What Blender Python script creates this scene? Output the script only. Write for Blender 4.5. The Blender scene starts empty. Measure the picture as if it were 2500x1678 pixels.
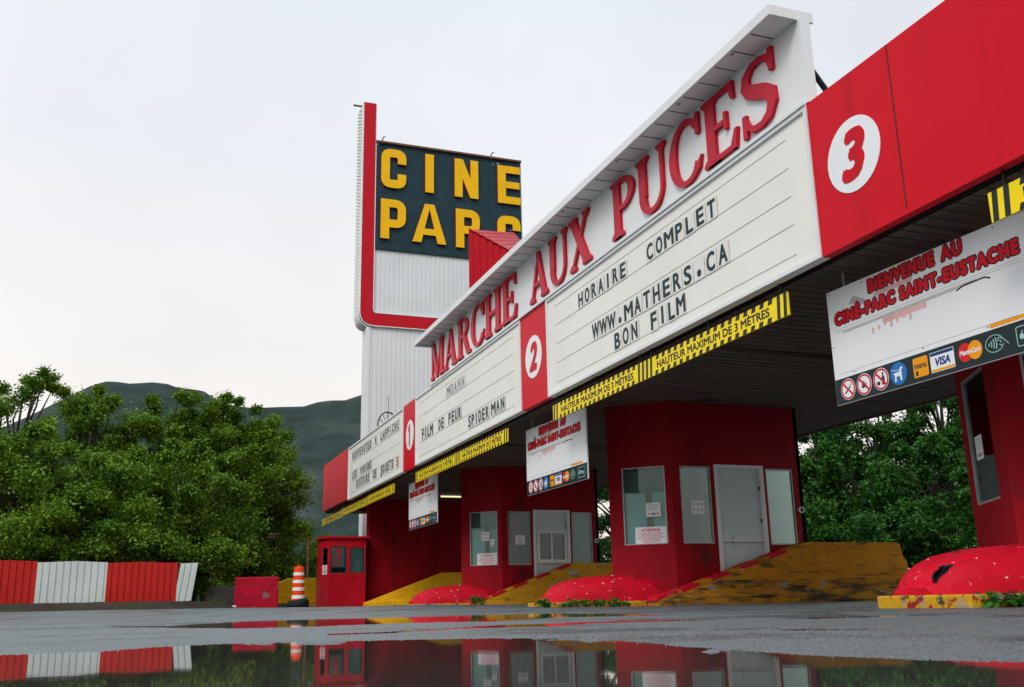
import bpy, math, random
import numpy as np
from mathutils import Vector, Matrix

# ------------------------------------------------------------------ camera, sky, sun, exposure
SC = bpy.context.scene
COL = SC.collection
R = math.radians
cam_d = bpy.data.cameras.new('camera'); cam = bpy.data.objects.new('camera', cam_d); COL.objects.link(cam)
cam_d.sensor_fit = 'HORIZONTAL'; cam_d.sensor_width = 36; cam_d.lens = 34.65
cam_d.clip_start = 0.02; cam_d.clip_end = 6000
_r = Vector((0.93697111, -0.34884963, -0.01972525)); _u = Vector((-0.07104975, -0.24549758, 0.96678998)); _f = Vector((0.34210683, 0.90445281, 0.25480981))
cam.matrix_world = Matrix(((_r.x, _u.x, -_f.x, 0), (_r.y, _u.y, -_f.y, 0), (_r.z, _u.z, -_f.z, 0.11), (0, 0, 0, 1)))
SC.camera = cam
SC.view_settings.view_transform = 'Standard'; SC.view_settings.look = 'None'
SC.view_settings.exposure = 0.0; SC.view_settings.gamma = 1.0
SC.render.engine = 'CYCLES'
SC.cycles.max_bounces = 8; SC.cycles.transparent_max_bounces = 12
SC.cycles.use_denoising = True

SUN_EL, SUN_AZ = 43, 228          # compass-like: azimuth from +Y clockwise
world = bpy.data.worlds.new('World'); SC.world = world; world.use_nodes = True
def build_world():
    nt = world.node_tree; N = nt.nodes; L = nt.links
    bg = N['Background']; bg.inputs['Strength'].default_value = 0.1
    sky = N.new('ShaderNodeTexSky'); sky.sky_type = 'NISHITA'; sky.sun_disc = False
    sky.sun_elevation = R(SUN_EL); sky.sun_rotation = R(SUN_AZ); sky.air_density = 1.0; sky.dust_density = 2.0
    tc = N.new('ShaderNodeTexCoord'); sep = N.new('ShaderNodeSeparateXYZ'); L.new(tc.outputs['Generated'], sep.inputs[0])
    # cloud deck: soft billows, whiter and warmer near the horizon, brighter overhead and behind the camera
    no = N.new('ShaderNodeTexNoise'); no.inputs['Scale'].default_value = 2.2; no.inputs['Detail'].default_value = 4; no.inputs['Roughness'].default_value = .5
    L.new(tc.outputs['Generated'], no.inputs['Vector'])
    rm = N.new('ShaderNodeMapRange'); rm.inputs[1].default_value = .3; rm.inputs[2].default_value = .7; rm.inputs[3].default_value = .90; rm.inputs[4].default_value = 1.06
    L.new(no.outputs['Fac'], rm.inputs[0])
    cr = N.new('ShaderNodeValToRGB'); e = cr.color_ramp.elements
    e[0].position = 0.0; e[0].color = (12.0, 10.8, 9.5, 1)
    e[1].position = 1.0; e[1].color = (10.6, 11.6, 12.8, 1)
    a = e.new(.12); a.color = (11.2, 10.5, 9.75, 1)
    a = e.new(.40); a.color = (9.2, 9.4, 9.85, 1)
    a = e.new(.62); a.color = (8.6, 9.2, 10.0, 1)
    L.new(sep.outputs['Z'], cr.inputs[0])
    dot = N.new('ShaderNodeVectorMath'); dot.operation = 'DOT_PRODUCT'; dot.inputs[1].default_value = (-.75, -.62, .22)
    L.new(tc.outputs['Generated'], dot.inputs[0])
    br = N.new('ShaderNodeMapRange'); br.interpolation_type = 'SMOOTHSTEP'; br.inputs[1].default_value = -.1; br.inputs[2].default_value = .95; br.inputs[3].default_value = 1.0; br.inputs[4].default_value = 1.75
    L.new(dot.outputs['Value'], br.inputs[0])
    m1 = N.new('ShaderNodeMath'); m1.operation = 'MULTIPLY'; L.new(rm.outputs[0], m1.inputs[0]); L.new(br.outputs[0], m1.inputs[1])
    # unseen dimming low behind the camera, added to darken the upper booth walls
    lo = N.new('ShaderNodeMapRange'); lo.interpolation_type = 'SMOOTHSTEP'; lo.inputs[1].default_value = .05; lo.inputs[2].default_value = .55; lo.inputs[3].default_value = .28; lo.inputs[4].default_value = 1.0; L.new(sep.outputs['Z'], lo.inputs[0])
    bk = N.new('ShaderNodeMapRange'); bk.interpolation_type = 'SMOOTHSTEP'; bk.inputs[1].default_value = -.15; bk.inputs[2].default_value = .5; L.new(dot.outputs['Value'], bk.inputs[0])
    lx = N.new('ShaderNodeMix'); lx.inputs[2].default_value = 1.0; L.new(bk.outputs[0], lx.inputs[0]); L.new(lo.outputs[0], lx.inputs[3])
    m0 = m1; m1 = N.new('ShaderNodeMath'); m1.operation = 'MULTIPLY'; L.new(m0.outputs[0], m1.inputs[0]); L.new(lx.outputs[0], m1.inputs[1])
    vm = N.new('ShaderNodeVectorMath'); vm.operation = 'SCALE'; L.new(cr.outputs[0], vm.inputs[0]); L.new(m1.outputs[0], vm.inputs['Scale'])
    mx = N.new('ShaderNodeMix'); mx.data_type = 'RGBA'; mx.inputs[0].default_value = .93
    L.new(sky.outputs[0], mx.inputs[6]); L.new(vm.outputs[0], mx.inputs[7])
    L.new(mx.outputs[2], bg.inputs['Color'])
build_world()
sun_d = bpy.data.lights.new('sun', 'SUN'); sun_d.energy = 1.45; sun_d.angle = R(22); sun_d.color = (1, .96, .9)
sun = bpy.data.objects.new('sun', sun_d); COL.objects.link(sun)
_az, _el = R(SUN_AZ), R(SUN_EL)
_d = Vector((math.sin(_az) * math.cos(_el), math.cos(_az) * math.cos(_el), math.sin(_el)))
sun.rotation_euler = _d.to_track_quat('Z', 'Y').to_euler()

# ------------------------------------------------------------------ helpers
def lerp(a, b, t): return a + (b - a) * t
class Frame:
    def __init__(s, O, u, v):
        s.O = Vector(O); s.u = Vector(u).normalized(); s.v = Vector(v).normalized(); s.n = s.u.cross(s.v)
    def p(s, x, y, z=0.0): return s.O + s.u * x + s.v * y + s.n * z
def face_x(x, y0, z0=0): return Frame((x, y0, z0), (0, -1, 0), (0, 0, 1))      # read from -X
def face_y(y, x0, z0=0): return Frame((x0, y, z0), (1, 0, 0), (0, 0, 1))       # read from -Y
WORLD = Frame((0, 0, 0), (1, 0, 0), (0, 1, 0))

_txt = {}
def text_geo(body, offset=0.0, shear=0.0, space=1.0):
    key = (body, offset, shear, space)
    if key in _txt: return _txt[key]
    c = bpy.data.curves.new('tmp', 'FONT'); c.body = body; c.offset = offset; c.shear = shear; c.space_character = space; c.resolution_u = 3; c.extrude = .5
    o = bpy.data.objects.new('tmp', c); COL.objects.link(o)
    m = o.evaluated_get(bpy.context.evaluated_depsgraph_get()).to_mesh()
    V = [tuple(v.co) for v in m.vertices]; F = [tuple(p.vertices) for p in m.polygons]
    o.to_mesh_clear(); bpy.data.objects.remove(o); bpy.data.curves.remove(c)
    _txt[key] = (V, F); return V, F

class MB:
    def __init__(s): s.V = []; s.F = []; s.M = []; s.m = 0; s.S = []
    def add(s, V, F, m=None, smooth=False):
        o = len(s.V); s.V += [tuple(v) for v in V]
        for f in F: s.F.append(tuple(i + o for i in f)); s.M.append(s.m if m is None else m); s.S.append(smooth)
    def fbox(s, Fr, x0, x1, y0, y1, z0, z1, m=None):
        P = [Fr.p(x, y, z) for z in (z0, z1) for y in (y0, y1) for x in (x0, x1)]
        s.add(P, [(0, 2, 3, 1), (4, 5, 7, 6), (0, 1, 5, 4), (2, 6, 7, 3), (0, 4, 6, 2), (1, 3, 7, 5)], m)
    def box(s, x0, x1, y0, y1, z0, z1, m=None): s.fbox(WORLD, x0, x1, y0, y1, z0, z1, m)
    def prism(s, Fr, poly, z0, z1, m=None, side=None):
        n = len(poly)
        A = sum(poly[i][0] * poly[(i + 1) % n][1] - poly[(i + 1) % n][0] * poly[i][1] for i in range(n))
        if A < 0: poly = poly[::-1]
        s.add([Fr.p(x, y, z0) for x, y in poly] + [Fr.p(x, y, z1) for x, y in poly],
              [tuple(range(n - 1, -1, -1)), tuple(range(n, 2 * n))], m)
        o = len(s.V) - 2 * n
        for i in range(n):
            j = (i + 1) % n; s.F.append((o + i, o + j, o + n + j, o + n + i)); s.M.append((s.m if m is None else m) if side is None else side); s.S.append(False)
    def disc(s, Fr, cx, cy, rx, ry, z0, z1, m=None, n=32):
        s.prism(Fr, [(cx + rx * math.cos(2 * math.pi * i / n), cy + ry * math.sin(2 * math.pi * i / n)) for i in range(n)], z0, z1, m)
    def ring(s, Fr, cx, cy, rx, ry, w, z0, z1, m=None, n=32, a0=0, a1=360, wy=None):
        wy = w if wy is None else wy
        k = n if a1 - a0 >= 360 else n + 1
        A = [R(a0 + (a1 - a0) * i / n) for i in range(n + 1)]
        for i in range(n):
            q = []
            for a, rr in ((A[i], 0), (A[i + 1], 0), (A[i + 1], 1), (A[i], 1)):
                q.append((cx + (rx - w * rr) * math.cos(a), cy + (ry - wy * rr) * math.sin(a)))
            s.prism(Fr, q, z0, z1, m)
    def ribbon(s, Fr, pts, w, z0, z1, m=None, closed=False):
        s.prism(Fr, ribbon_poly(pts, w), z0, z1, m)
    def tube(s, pts, rad, n=8, m=None, smooth=True, cap=True):
        pts = [Vector(p) for p in pts]; rad = rad if isinstance(rad, (list, tuple)) else [rad] * len(pts)
        V = []; F = []
        for i, p in enumerate(pts):
            t = (pts[min(i + 1, len(pts) - 1)] - pts[max(i - 1, 0)]).normalized()
            a = t.orthogonal().normalized() if i == 0 else (a - t * a.dot(t)).normalized()
            b = t.cross(a)
            for k in range(n):
                th = 2 * math.pi * k / n; V.append(p + (a * math.cos(th) + b * math.sin(th)) * rad[i])
        for i in range(len(pts) - 1):
            for k in range(n):
                F.append((i * n + k, i * n + (k + 1) % n, (i + 1) * n + (k + 1) % n, (i + 1) * n + k))
        s.add(V, F, m, smooth)
        if cap:
            s.add(V[:n], [tuple(range(n - 1, -1, -1))], m); s.add(V[-n:], [tuple(range(n))], m)
    def lathe(s, c, prof, n=24, m=None):
        V = []; F = []
        for r, z in prof:
            for k in range(n): V.append((c[0] + r * math.cos(2 * math.pi * k / n), c[1] + r * math.sin(2 * math.pi * k / n), c[2] + z))
        for i in range(len(prof) - 1):
            for k in range(n): F.append((i * n + k, i * n + (k + 1) % n, (i + 1) * n + (k + 1) % n, (i + 1) * n + k))
        s.add(V, F, m, True)
        s.add(V[-n:], [tuple(range(n))], m); s.add(V[:n], [tuple(range(n - 1, -1, -1))], m)
    def text(s, Fr, body, x0, x1, y0, h, z0, z1, offset=0.0, shear=0.0, m=None, side=None, space=1.0, bold=0.0):
        if bold:        # weight from shifted copies: keeps the joints of M, W and 3 clean
            for k in range(6):
                ca, sa = bold * math.cos(k * math.pi / 3), bold * math.sin(k * math.pi / 3)
                s.text(Fr, body, x0 + bold + ca, x1 - bold + ca, y0 + bold + sa, h - 2 * bold, z0, z1 + k * .00008, 0.0, shear, m, None, space)
            return
        V, F = text_geo(body, offset, shear, space); H, _ = text_geo('H', offset, shear)
        b0 = min(v[1] for v in H); b1 = max(v[1] for v in H); a0 = min(v[0] for v in V); a1 = max(v[0] for v in V)
        sx = (x1 - x0) / (a1 - a0); sy = h / (b1 - b0)
        s.add([Fr.p(x0 + (v[0] - a0) * sx, y0 + (v[1] - b0) * sy, z1 if v[2] > 0 else z0) for v in V], F, m)
    def grid(s, X, Y, Z, m=None, smooth=True):
        ny, nx = X.shape; V = np.stack([X, Y, Z], -1).reshape(-1, 3)
        F = [(j * nx + i, j * nx + i + 1, (j + 1) * nx + i + 1, (j + 1) * nx + i) for j in range(ny - 1) for i in range(nx - 1)]
        s.add(V.tolist(), F, m, smooth)
    def build(s, name, mats, parent=None, bevel=0):
        me = bpy.data.meshes.new(name); off = Vector(parent['_o']) if parent is not None else Vector((0, 0, 0))
        me.from_pydata([(v[0] - off.x, v[1] - off.y, v[2] - off.z) for v in s.V], [], s.F)
        mats = mats if isinstance(mats, (list, tuple)) else [mats]
        for q in mats: me.materials.append(q)
        if len(mats) > 1: me.polygons.foreach_set('material_index', s.M)
        if any(s.S): me.polygons.foreach_set('use_smooth', s.S)
        me.update()
        o = bpy.data.objects.new(name, me); COL.objects.link(o)
        if parent is not None:
            o.parent = parent
            W[o.name] = off
        o['_o'] = tuple(off)
        if bevel:
            b = o.modifiers.new('bevel', 'BEVEL'); b.width = bevel; b.segments = 2; b.limit_method = 'ANGLE'; b.angle_limit = R(40)
        return o
W = {}
def tag(o, label=None, cat=None, group=None, kind=None):
    if label: o['label'] = label
    if cat: o['category'] = cat
    if group: o['group'] = group
    if kind: o['kind'] = kind
    return o
def thing(name, loc, label, cat, group=None):
    o = bpy.data.objects.new(name, None); COL.objects.link(o); o.location = loc; o.empty_display_size = .2
    o['_o'] = tuple(loc); return tag(o, label, cat, group)

def ribbon_poly(pts, w):
    ws = w if isinstance(w, (list, tuple)) else [w] * len(pts)
    Lf, Rt = [], []
    for i, p in enumerate(pts):
        a = pts[max(i - 1, 0)]; b = pts[min(i + 1, len(pts) - 1)]
        def nrm(q, r):
            d = (r[0] - q[0], r[1] - q[1]); l = math.hypot(*d) or 1; return (-d[1] / l, d[0] / l)
        n1 = nrm(a, p) if i > 0 else nrm(p, b); n2 = nrm(p, b) if i < len(pts) - 1 else n1
        mx, my = n1[0] + n2[0], n1[1] + n2[1]; l2 = (mx * mx + my * my) or 1
        k = ws[i] / 2 * 2 / l2 if l2 > .3 else ws[i] / 2
        Lf.append((p[0] + mx * k, p[1] + my * k)); Rt.append((p[0] - mx * k, p[1] - my * k))
    return Lf + Rt[::-1]
def rounded(pts, r, n=4):
    out = [pts[0]]
    for i in range(1, len(pts) - 1):
        p, a, b = Vector(pts[i]), Vector(pts[i - 1]), Vector(pts[i + 1])
        da, db = (a - p), (b - p); rr = min(r, da.length * .49, db.length * .49)
        s, e = p + da.normalized() * rr, p + db.normalized() * rr
        for k in range(n + 1):
            t = k / n; q = s * (1 - t) ** 2 + p * 2 * t * (1 - t) + e * t * t; out.append((q.x, q.y))
    return out + [pts[-1]]

# ------------------------------------------------------------------ materials
def mat(name, col, rough=.5, var=.10, scale=3.0, bump=0.0, bscale=40.0, spec=.14, metal=0.0, stains=(), stretch=None, hue=None):
    """colour with soft noise variation; stains = [(colour, noise scale, threshold, softness, stretch)]"""
    m = bpy.data.materials.new(name); m.use_nodes = True; nt = m.node_tree; N = nt.nodes; L = nt.links
    b = N['Principled BSDF']; b.inputs['Roughness'].default_value = rough; b.inputs['Specular IOR Level'].default_value = spec; b.inputs['Metallic'].default_value = metal
    tc = N.new('ShaderNodeTexCoord')
    def noise(sc, det=4, st=None, off=0.0):
        n = N.new('ShaderNodeTexNoise'); n.inputs['Scale'].default_value = sc; n.inputs['Detail'].default_value = det; n.inputs['Roughness'].default_value = .6
        mp = N.new('ShaderNodeMapping'); mp.inputs['Scale'].default_value = st or (1, 1, 1); mp.inputs['Location'].default_value = (off, off * 1.7, off * .6)
        L.new(tc.outputs['Object'], mp.inputs[0]); L.new(mp.outputs[0], n.inputs['Vector']); return n
    n = noise(scale, 5, stretch)
    mx = N.new('ShaderNodeMix'); mx.data_type = 'RGBA'
    c2 = hue if hue else tuple(min(1, c * (1 + var)) for c in col)
    mx.inputs[6].default_value = (*[c * (1 - var) for c in col], 1); mx.inputs[7].default_value = (*c2, 1)
    rr = N.new('ShaderNodeMapRange'); rr.inputs[1].default_value = .3; rr.inputs[2].default_value = .7; L.new(n.outputs['Fac'], rr.inputs[0]); L.new(rr.outputs[0], mx.inputs[0])
    out = mx.outputs[2]
    for i, (sc_, ssc, th, soft, st) in enumerate(stains):
        q = noise(ssc, 6, st, 3.3 + 7.1 * i); r2 = N.new('ShaderNodeMapRange'); r2.inputs[1].default_value = th; r2.inputs[2].default_value = th + soft
        L.new(q.outputs['Fac'], r2.inputs[0]); m2 = N.new('ShaderNodeMix'); m2.data_type = 'RGBA'
        L.new(r2.outputs[0], m2.inputs[0]); L.new(out, m2.inputs[6]); m2.inputs[7].default_value = (*sc_, 1); out = m2.outputs[2]
    L.new(out, b.inputs['Base Color'])
    if bump:
        q = noise(bscale, 4); bp = N.new('ShaderNodeBump'); bp.inputs['Strength'].default_value = bump; bp.inputs['Distance'].default_value = .02
        L.new(q.outputs['Fac'], bp.inputs['Height']); L.new(bp.outputs[0], b.inputs['Normal'])
    return m
RED = (.52, .004, .014)
M = {}
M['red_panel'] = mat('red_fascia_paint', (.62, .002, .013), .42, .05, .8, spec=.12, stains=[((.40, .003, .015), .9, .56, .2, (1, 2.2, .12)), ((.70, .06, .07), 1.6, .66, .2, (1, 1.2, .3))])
M['red_letter'] = mat('red_letter_paint', (.50, .012, .03), .38, .16, 1.6, .1, 60)
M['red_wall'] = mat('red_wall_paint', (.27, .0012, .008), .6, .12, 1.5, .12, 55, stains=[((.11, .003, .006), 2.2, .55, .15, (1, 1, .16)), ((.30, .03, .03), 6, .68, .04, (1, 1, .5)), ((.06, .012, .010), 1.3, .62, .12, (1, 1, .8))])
M['red_metal'] = mat('red_metal_sheet', (.50, .006, .016), .4, .1, 1.2)
M['red_curb'] = mat('red_concrete_paint', (.52, .003, .018), .6, .16, 2.5, .35, 26, stains=[((.62, .45, .44), 11, .655, .012, (1, 1, 1.5)), ((.14, .01, .012), 3.2, .62, .06, (1, 1, 1))])
M['red_block'] = mat('red_block_paint', (.38, .004, .022), .7, .2, 3, .4, 35, stains=[((.16, .12, .10), 4.2, .60, .02, (1, 1, 1))])
M['white_panel'] = mat('white_sign_panel', (.79, .78, .71), .45, .04, .7, stains=[((.55, .54, .49), 1.4, .66, .2, (1, .5, 1.6))])
M['white_paint'] = mat('white_paint', (.74, .75, .74), .5, .06, 1.2, stains=[((.50, .47, .42), 2.5, .68, .12, (1, 1, .4))])
M['white_trim'] = mat('white_trim_metal', (.72, .74, .74), .4, .06, 1.5, stains=[((.45, .42, .36), 4, .70, .1, (1, 1, 1))])
M['white_metal'] = mat('white_corrugated_metal', (.66, .675, .68), .45, .05, .6, stains=[((.5, .49, .46), 1.1, .64, .2, (1, 1, .12))])
M['sign_white'] = mat('white_sign_face', (.80, .81, .82), .35, .03, .8)
M['door_white'] = mat('white_door_paint', (.56, .67, .65), .5, .06, 2, stains=[((.33, .36, .33), 4, .66, .1, (1, 1, .5))])
M['black'] = mat('black_sign_vinyl', (.018, .03, .034), .35, .1, 2)
M['letter_dark'] = mat('marquee_letter_ink', (.012, .035, .038), .4, .2, 6)
M['letter_faded'] = mat('faded_marquee_ink', (.24, .26, .25), .5, .25, 9)
M['tile'] = mat('clear_letter_tile', (.72, .71, .66), .3, .04, 3)
M['grey_line'] = mat('grey_track_line', (.68, .68, .63), .5, .15, 3)
M['seam'] = mat('dark_seam', (.10, .02, .025), .6, .1, 3)
M['yellow'] = mat('yellow_sign_vinyl', (.95, .70, .006), .4, .05, 2)
M['yellow_letter'] = mat('yellow_letter_paint', (.84, .46, .004), .4, .06, 2)
M['letter_side'] = mat('red_letter_return', (.42, .006, .008), .45, .08, 2)
M['teal_board'] = mat('dark_teal_board', (.016, .042, .055), .5, .2, 2.5, stains=[((.30, .45, .47), 1.15, .70, .012, (1, 1, 1)), ((.2, .33, .36), 3.0, .735, .01, (1, 1, 1))])
M['rust'] = mat('rusty_steel', (.16, .075, .045), .7, .3, 6, .2, 60)
M['pipe_dark'] = mat('dark_steel', (.02, .022, .022), .5, .2, 4)
M['wood'] = mat('weathered_brown_boards', (.14, .105, .082), .75, .35, 1.6, .3, 30, stretch=(.35, 6, 1), stains=[((.02, .016, .014), 1.3, .60, .12, (1, 2, 1)), ((.12, .10, .08), 2.2, .64, .1, (.6, 3, 1))])
M['wood_gap'] = mat('dark_board_gap', (.006, .005, .005), .9, .1, 3)
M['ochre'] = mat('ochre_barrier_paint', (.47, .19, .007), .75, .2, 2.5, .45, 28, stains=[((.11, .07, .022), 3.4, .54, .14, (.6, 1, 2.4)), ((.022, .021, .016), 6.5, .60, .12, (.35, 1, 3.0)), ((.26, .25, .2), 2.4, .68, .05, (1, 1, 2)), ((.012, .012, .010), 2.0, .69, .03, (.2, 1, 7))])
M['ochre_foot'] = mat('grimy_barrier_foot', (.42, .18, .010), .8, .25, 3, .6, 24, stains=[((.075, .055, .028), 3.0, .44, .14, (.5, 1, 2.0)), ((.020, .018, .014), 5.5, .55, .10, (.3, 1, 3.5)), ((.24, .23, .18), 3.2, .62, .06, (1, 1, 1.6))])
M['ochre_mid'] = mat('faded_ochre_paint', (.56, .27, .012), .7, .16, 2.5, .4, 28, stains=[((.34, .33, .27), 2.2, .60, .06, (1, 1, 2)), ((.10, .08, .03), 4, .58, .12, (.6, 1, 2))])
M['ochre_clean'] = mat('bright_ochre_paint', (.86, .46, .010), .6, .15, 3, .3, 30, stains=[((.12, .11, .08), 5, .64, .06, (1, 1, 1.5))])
M['kerb'] = mat('worn_kerb_paint', (.55, .30, .012), .65, .2, 4, .4, 30, stains=[((.34, .26, .21), 5, .54, .06, (1, 1, 1)), ((.30, .015, .02), 9, .56, .04, (1, 1, 1)), ((.06, .055, .04), 7, .58, .06, (1, 1, 1))])
M['concrete'] = mat('grey_concrete', (.20, .18, .16), .8, .2, 2, .3, 30)
M['rubber'] = mat('rubber_and_hole_dark', (.012, .014, .016), .7, .2, 5, .2, 40)
M['orange'] = mat('orange_plastic', (.80, .055, .008), .4, .08, 3)
M['reflect'] = mat('white_reflective_band', (.78, .74, .70), .4, .06, 5)
M['fence_red'] = mat('red_fence_metal', (.47, .02, .014), .5, .15, 1.4, stains=[((.28, .06, .02), 1.0, .62, .15, (1, 1, .3))])
M['fence_white'] = mat('white_fence_metal', (.55, .60, .57), .5, .08, 1.4, stains=[((.34, .34, .28), 2.2, .63, .12, (1, 1, .4))])
M['interior'] = mat('pale_interior', (.20, .27, .26), .7, .1, 2)
M['film'] = mat('pale_window_film', (.30, .47, .47), .3, .14, 2.2)
M['window_board'] = mat('white_window_board', (.42, .60, .60), .4, .06, 2)
M['paper'] = mat('white_paper', (.80, .82, .83), .6, .03, 6)
M['dark_metal'] = mat('dark_window_frame', (.05, .06, .06), .4, .1, 4)
M['grey_metal'] = mat('grey_aluminium', (.34, .38, .37), .35, .1, 4, metal=.3)
M['sign_red'] = mat('sign_red_ink', (.62, .006, .015), .45, .04, 3)
M['sign_red_dark'] = mat('sign_dark_outline', (.07, .008, .015), .5, .05, 3)
M['blue'] = mat('sign_blue_ink', (.02, .17, .48), .4, .04, 3)
M['navy'] = mat('sign_navy_ink', (.012, .05, .18), .4, .04, 3)
M['orange_ink'] = mat('sign_orange_ink', (.86, .33, .006), .4, .04, 3)
M['mc_red'] = mat('sign_scarlet_ink', (.68, .02, .02), .4, .04, 3)
M['teal_ink'] = mat('sign_pale_teal_ink', (.35, .60, .56), .4, .04, 3)
M['grey_ink'] = mat('sign_grey_ink', (.48, .46, .42), .5, .1, 6)
M['pink_ink'] = mat('faded_pink_ink', (.72, .42, .40), .5, .12, 5)
M['bark'] = mat('bark', (.045, .036, .028), .85, .3, 6, .4, 25)
M['gravel'] = mat('dark_gravel_mound', (.020, .036, .032), .9, .35, .35, .6, 1.2, stains=[((.075, .083, .08), .05, .52, .18, (1, 1, 1))])
M['dirt'] = mat('brown_dirt_verge', (.034, .024, .018), .9, .35, 3, .5, 14, stains=[((.03, .05, .012), 1.2, .55, .1, (1, 1, 1))])
M['stone'] = mat('pale_stone', (.55, .54, .50), .8, .1, 8)

def glass_mat():
    m = bpy.data.materials.new('window_glass'); m.use_nodes = True; nt = m.node_tree; N = nt.nodes; L = nt.links
    N.remove(N['Principled BSDF']); out = N['Material Output']
    t = N.new('ShaderNodeBsdfTransparent'); t.inputs[0].default_value = (.76, .88, .87, 1)
    g = N.new('ShaderNodeBsdfGlossy'); g.inputs['Roughness'].default_value = .02; g.inputs[0].default_value = (.9, 1, 1, 1)
    f = N.new('ShaderNodeFresnel'); f.inputs[0].default_value = 1.65
    x = N.new('ShaderNodeMixShader'); L.new(f.outputs[0], x.inputs[0]); L.new(t.outputs[0], x.inputs[1]); L.new(g.outputs[0], x.inputs[2]); L.new(x.outputs[0], out.inputs[0])
    return m
M['glass'] = glass_mat()
def leaf_mat(name, c1, c2, trans):
    m = bpy.data.materials.new(name); m.use_nodes = True; nt = m.node_tree; N = nt.nodes; L = nt.links
    b = N['Principled BSDF']; out = N['Material Output']; b.inputs['Roughness'].default_value = .55; b.inputs['Specular IOR Level'].default_value = .25
    tc = N.new('ShaderNodeTexCoord'); n = N.new('ShaderNodeTexNoise'); n.inputs['Scale'].default_value = 1.3; n.inputs['Detail'].default_value = 6
    L.new(tc.outputs['Object'], n.inputs['Vector'])
    at = N.new('ShaderNodeAttribute'); at.attribute_name = 'tint'
    ad = N.new('ShaderNodeMath'); ad.operation = 'MULTIPLY_ADD'; ad.inputs[1].default_value = .5; L.new(at.outputs['Fac'], ad.inputs[0])
    sb = N.new('ShaderNodeMapRange'); sb.inputs[1].default_value = .35; sb.inputs[2].default_value = .68; sb.inputs[4].default_value = .5; L.new(n.outputs['Fac'], sb.inputs[0]); L.new(sb.outputs[0], ad.inputs[2])
    mx = N.new('ShaderNodeMix'); mx.data_type = 'RGBA'; mx.inputs[6].default_value = (*c1, 1); mx.inputs[7].default_value = (*c2, 1); L.new(ad.outputs[0], mx.inputs[0])
    L.new(mx.outputs[2], b.inputs['Base Color'])
    tr = N.new('ShaderNodeBsdfTranslucent'); L.new(mx.outputs[2], tr.inputs[0])
    ms = N.new('ShaderNodeMixShader'); ms.inputs[0].default_value = trans; L.new(b.outputs[0], ms.inputs[1]); L.new(tr.outputs[0], ms.inputs[2]); L.new(ms.outputs[0], out.inputs[0])
    return m
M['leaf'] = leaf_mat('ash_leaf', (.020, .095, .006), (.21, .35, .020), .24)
M['leaf_dark'] = leaf_mat('dark_leaf', (.008, .060, .010), (.060, .19, .018), .28)  # darker green leaves for the trees beyond the canopy
M['weed'] = leaf_mat('weed_leaf', (.03, .12, .01), (.08, .24, .03), .3)

def asphalt_mat():
    m = bpy.data.materials.new('wet_asphalt'); m.use_nodes = True; nt = m.node_tree; N = nt.nodes; L = nt.links
    b = N['Principled BSDF']; b.inputs['Specular IOR Level'].default_value = 1.0; b.inputs['Specular Tint'].default_value = (.86, .97, 1, 1); tc = N.new('ShaderNodeTexCoord')
    def noise(sc, det, rgh=.6):
        n = N.new('ShaderNodeTexNoise'); n.inputs['Scale'].default_value = sc; n.inputs['Detail'].default_value = det; n.inputs['Roughness'].default_value = rgh; L.new(tc.outputs['Object'], n.inputs['Vector']); return n
    v = N.new('ShaderNodeTexVoronoi'); v.inputs['Scale'].default_value = 75; L.new(tc.outputs['Object'], v.inputs['Vector'])
    big = noise(.45, 5); mid = noise(18, 5, .7); fine = noise(160, 2)
    c = N.new('ShaderNodeMix'); c.data_type = 'RGBA'; c.inputs[6].default_value = (.055, .072, .078, 1); c.inputs[7].default_value = (.125, .150, .158, 1)
    L.new(mid.outputs['Fac'], c.inputs[0])
    c2 = N.new('ShaderNodeMix'); c2.data_type = 'RGBA'; c2.inputs[7].default_value = (.12, .12, .115, 1)
    r = N.new('ShaderNodeMapRange'); r.inputs[1].default_value = .62; r.inputs[2].default_value = .72; r.inputs[4].default_value = .6; L.new(fine.outputs['Fac'], r.inputs[0])
    L.new(r.outputs[0], c2.inputs[0]); L.new(c.outputs[2], c2.inputs[6])
    wet = noise(.9, 6, .65); wr_ = N.new('ShaderNodeMapRange'); wr_.inputs[1].default_value = .50; wr_.inputs[2].default_value = .60; L.new(wet.outputs['Fac'], wr_.inputs[0])
    dk = N.new('ShaderNodeMix'); dk.data_type = 'RGBA'; dk.inputs[7].default_value = (.034, .042, .045, 1); wf = N.new('ShaderNodeMath'); wf.operation = 'MULTIPLY'; wf.inputs[1].default_value = .75; L.new(wr_.outputs[0], wf.inputs[0]); L.new(wf.outputs[0], dk.inputs[0]); L.new(c2.outputs[2], dk.inputs[6]); L.new(dk.outputs[2], b.inputs['Base Color'])
    rr = N.new('ShaderNodeMapRange'); rr.inputs[1].default_value = .35; rr.inputs[2].default_value = .65; rr.inputs[3].default_value = .34; rr.inputs[4].default_value = .54
    L.new(big.outputs['Fac'], rr.inputs[0]); rw = N.new('ShaderNodeMath'); rw.operation = 'MULTIPLY_ADD'; rw.inputs[1].default_value = -.24; L.new(wr_.outputs[0], rw.inputs[0]); L.new(rr.outputs[0], rw.inputs[2]); L.new(rw.outputs[0], b.inputs['Roughness'])
    h = N.new('ShaderNodeMath'); h.operation = 'MULTIPLY_ADD'; h.inputs[1].default_value = -.8; L.new(v.outputs['Distance'], h.inputs[0]); L.new(mid.outputs['Fac'], h.inputs[2])
    bp = N.new('ShaderNodeBump'); bp.inputs['Strength'].default_value = .7; bp.inputs['Distance'].default_value = .012; L.new(h.outputs[0], bp.inputs['Height']); L.new(bp.outputs[0], b.inputs['Normal'])
    return m
M['asphalt'] = asphalt_mat()
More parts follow.
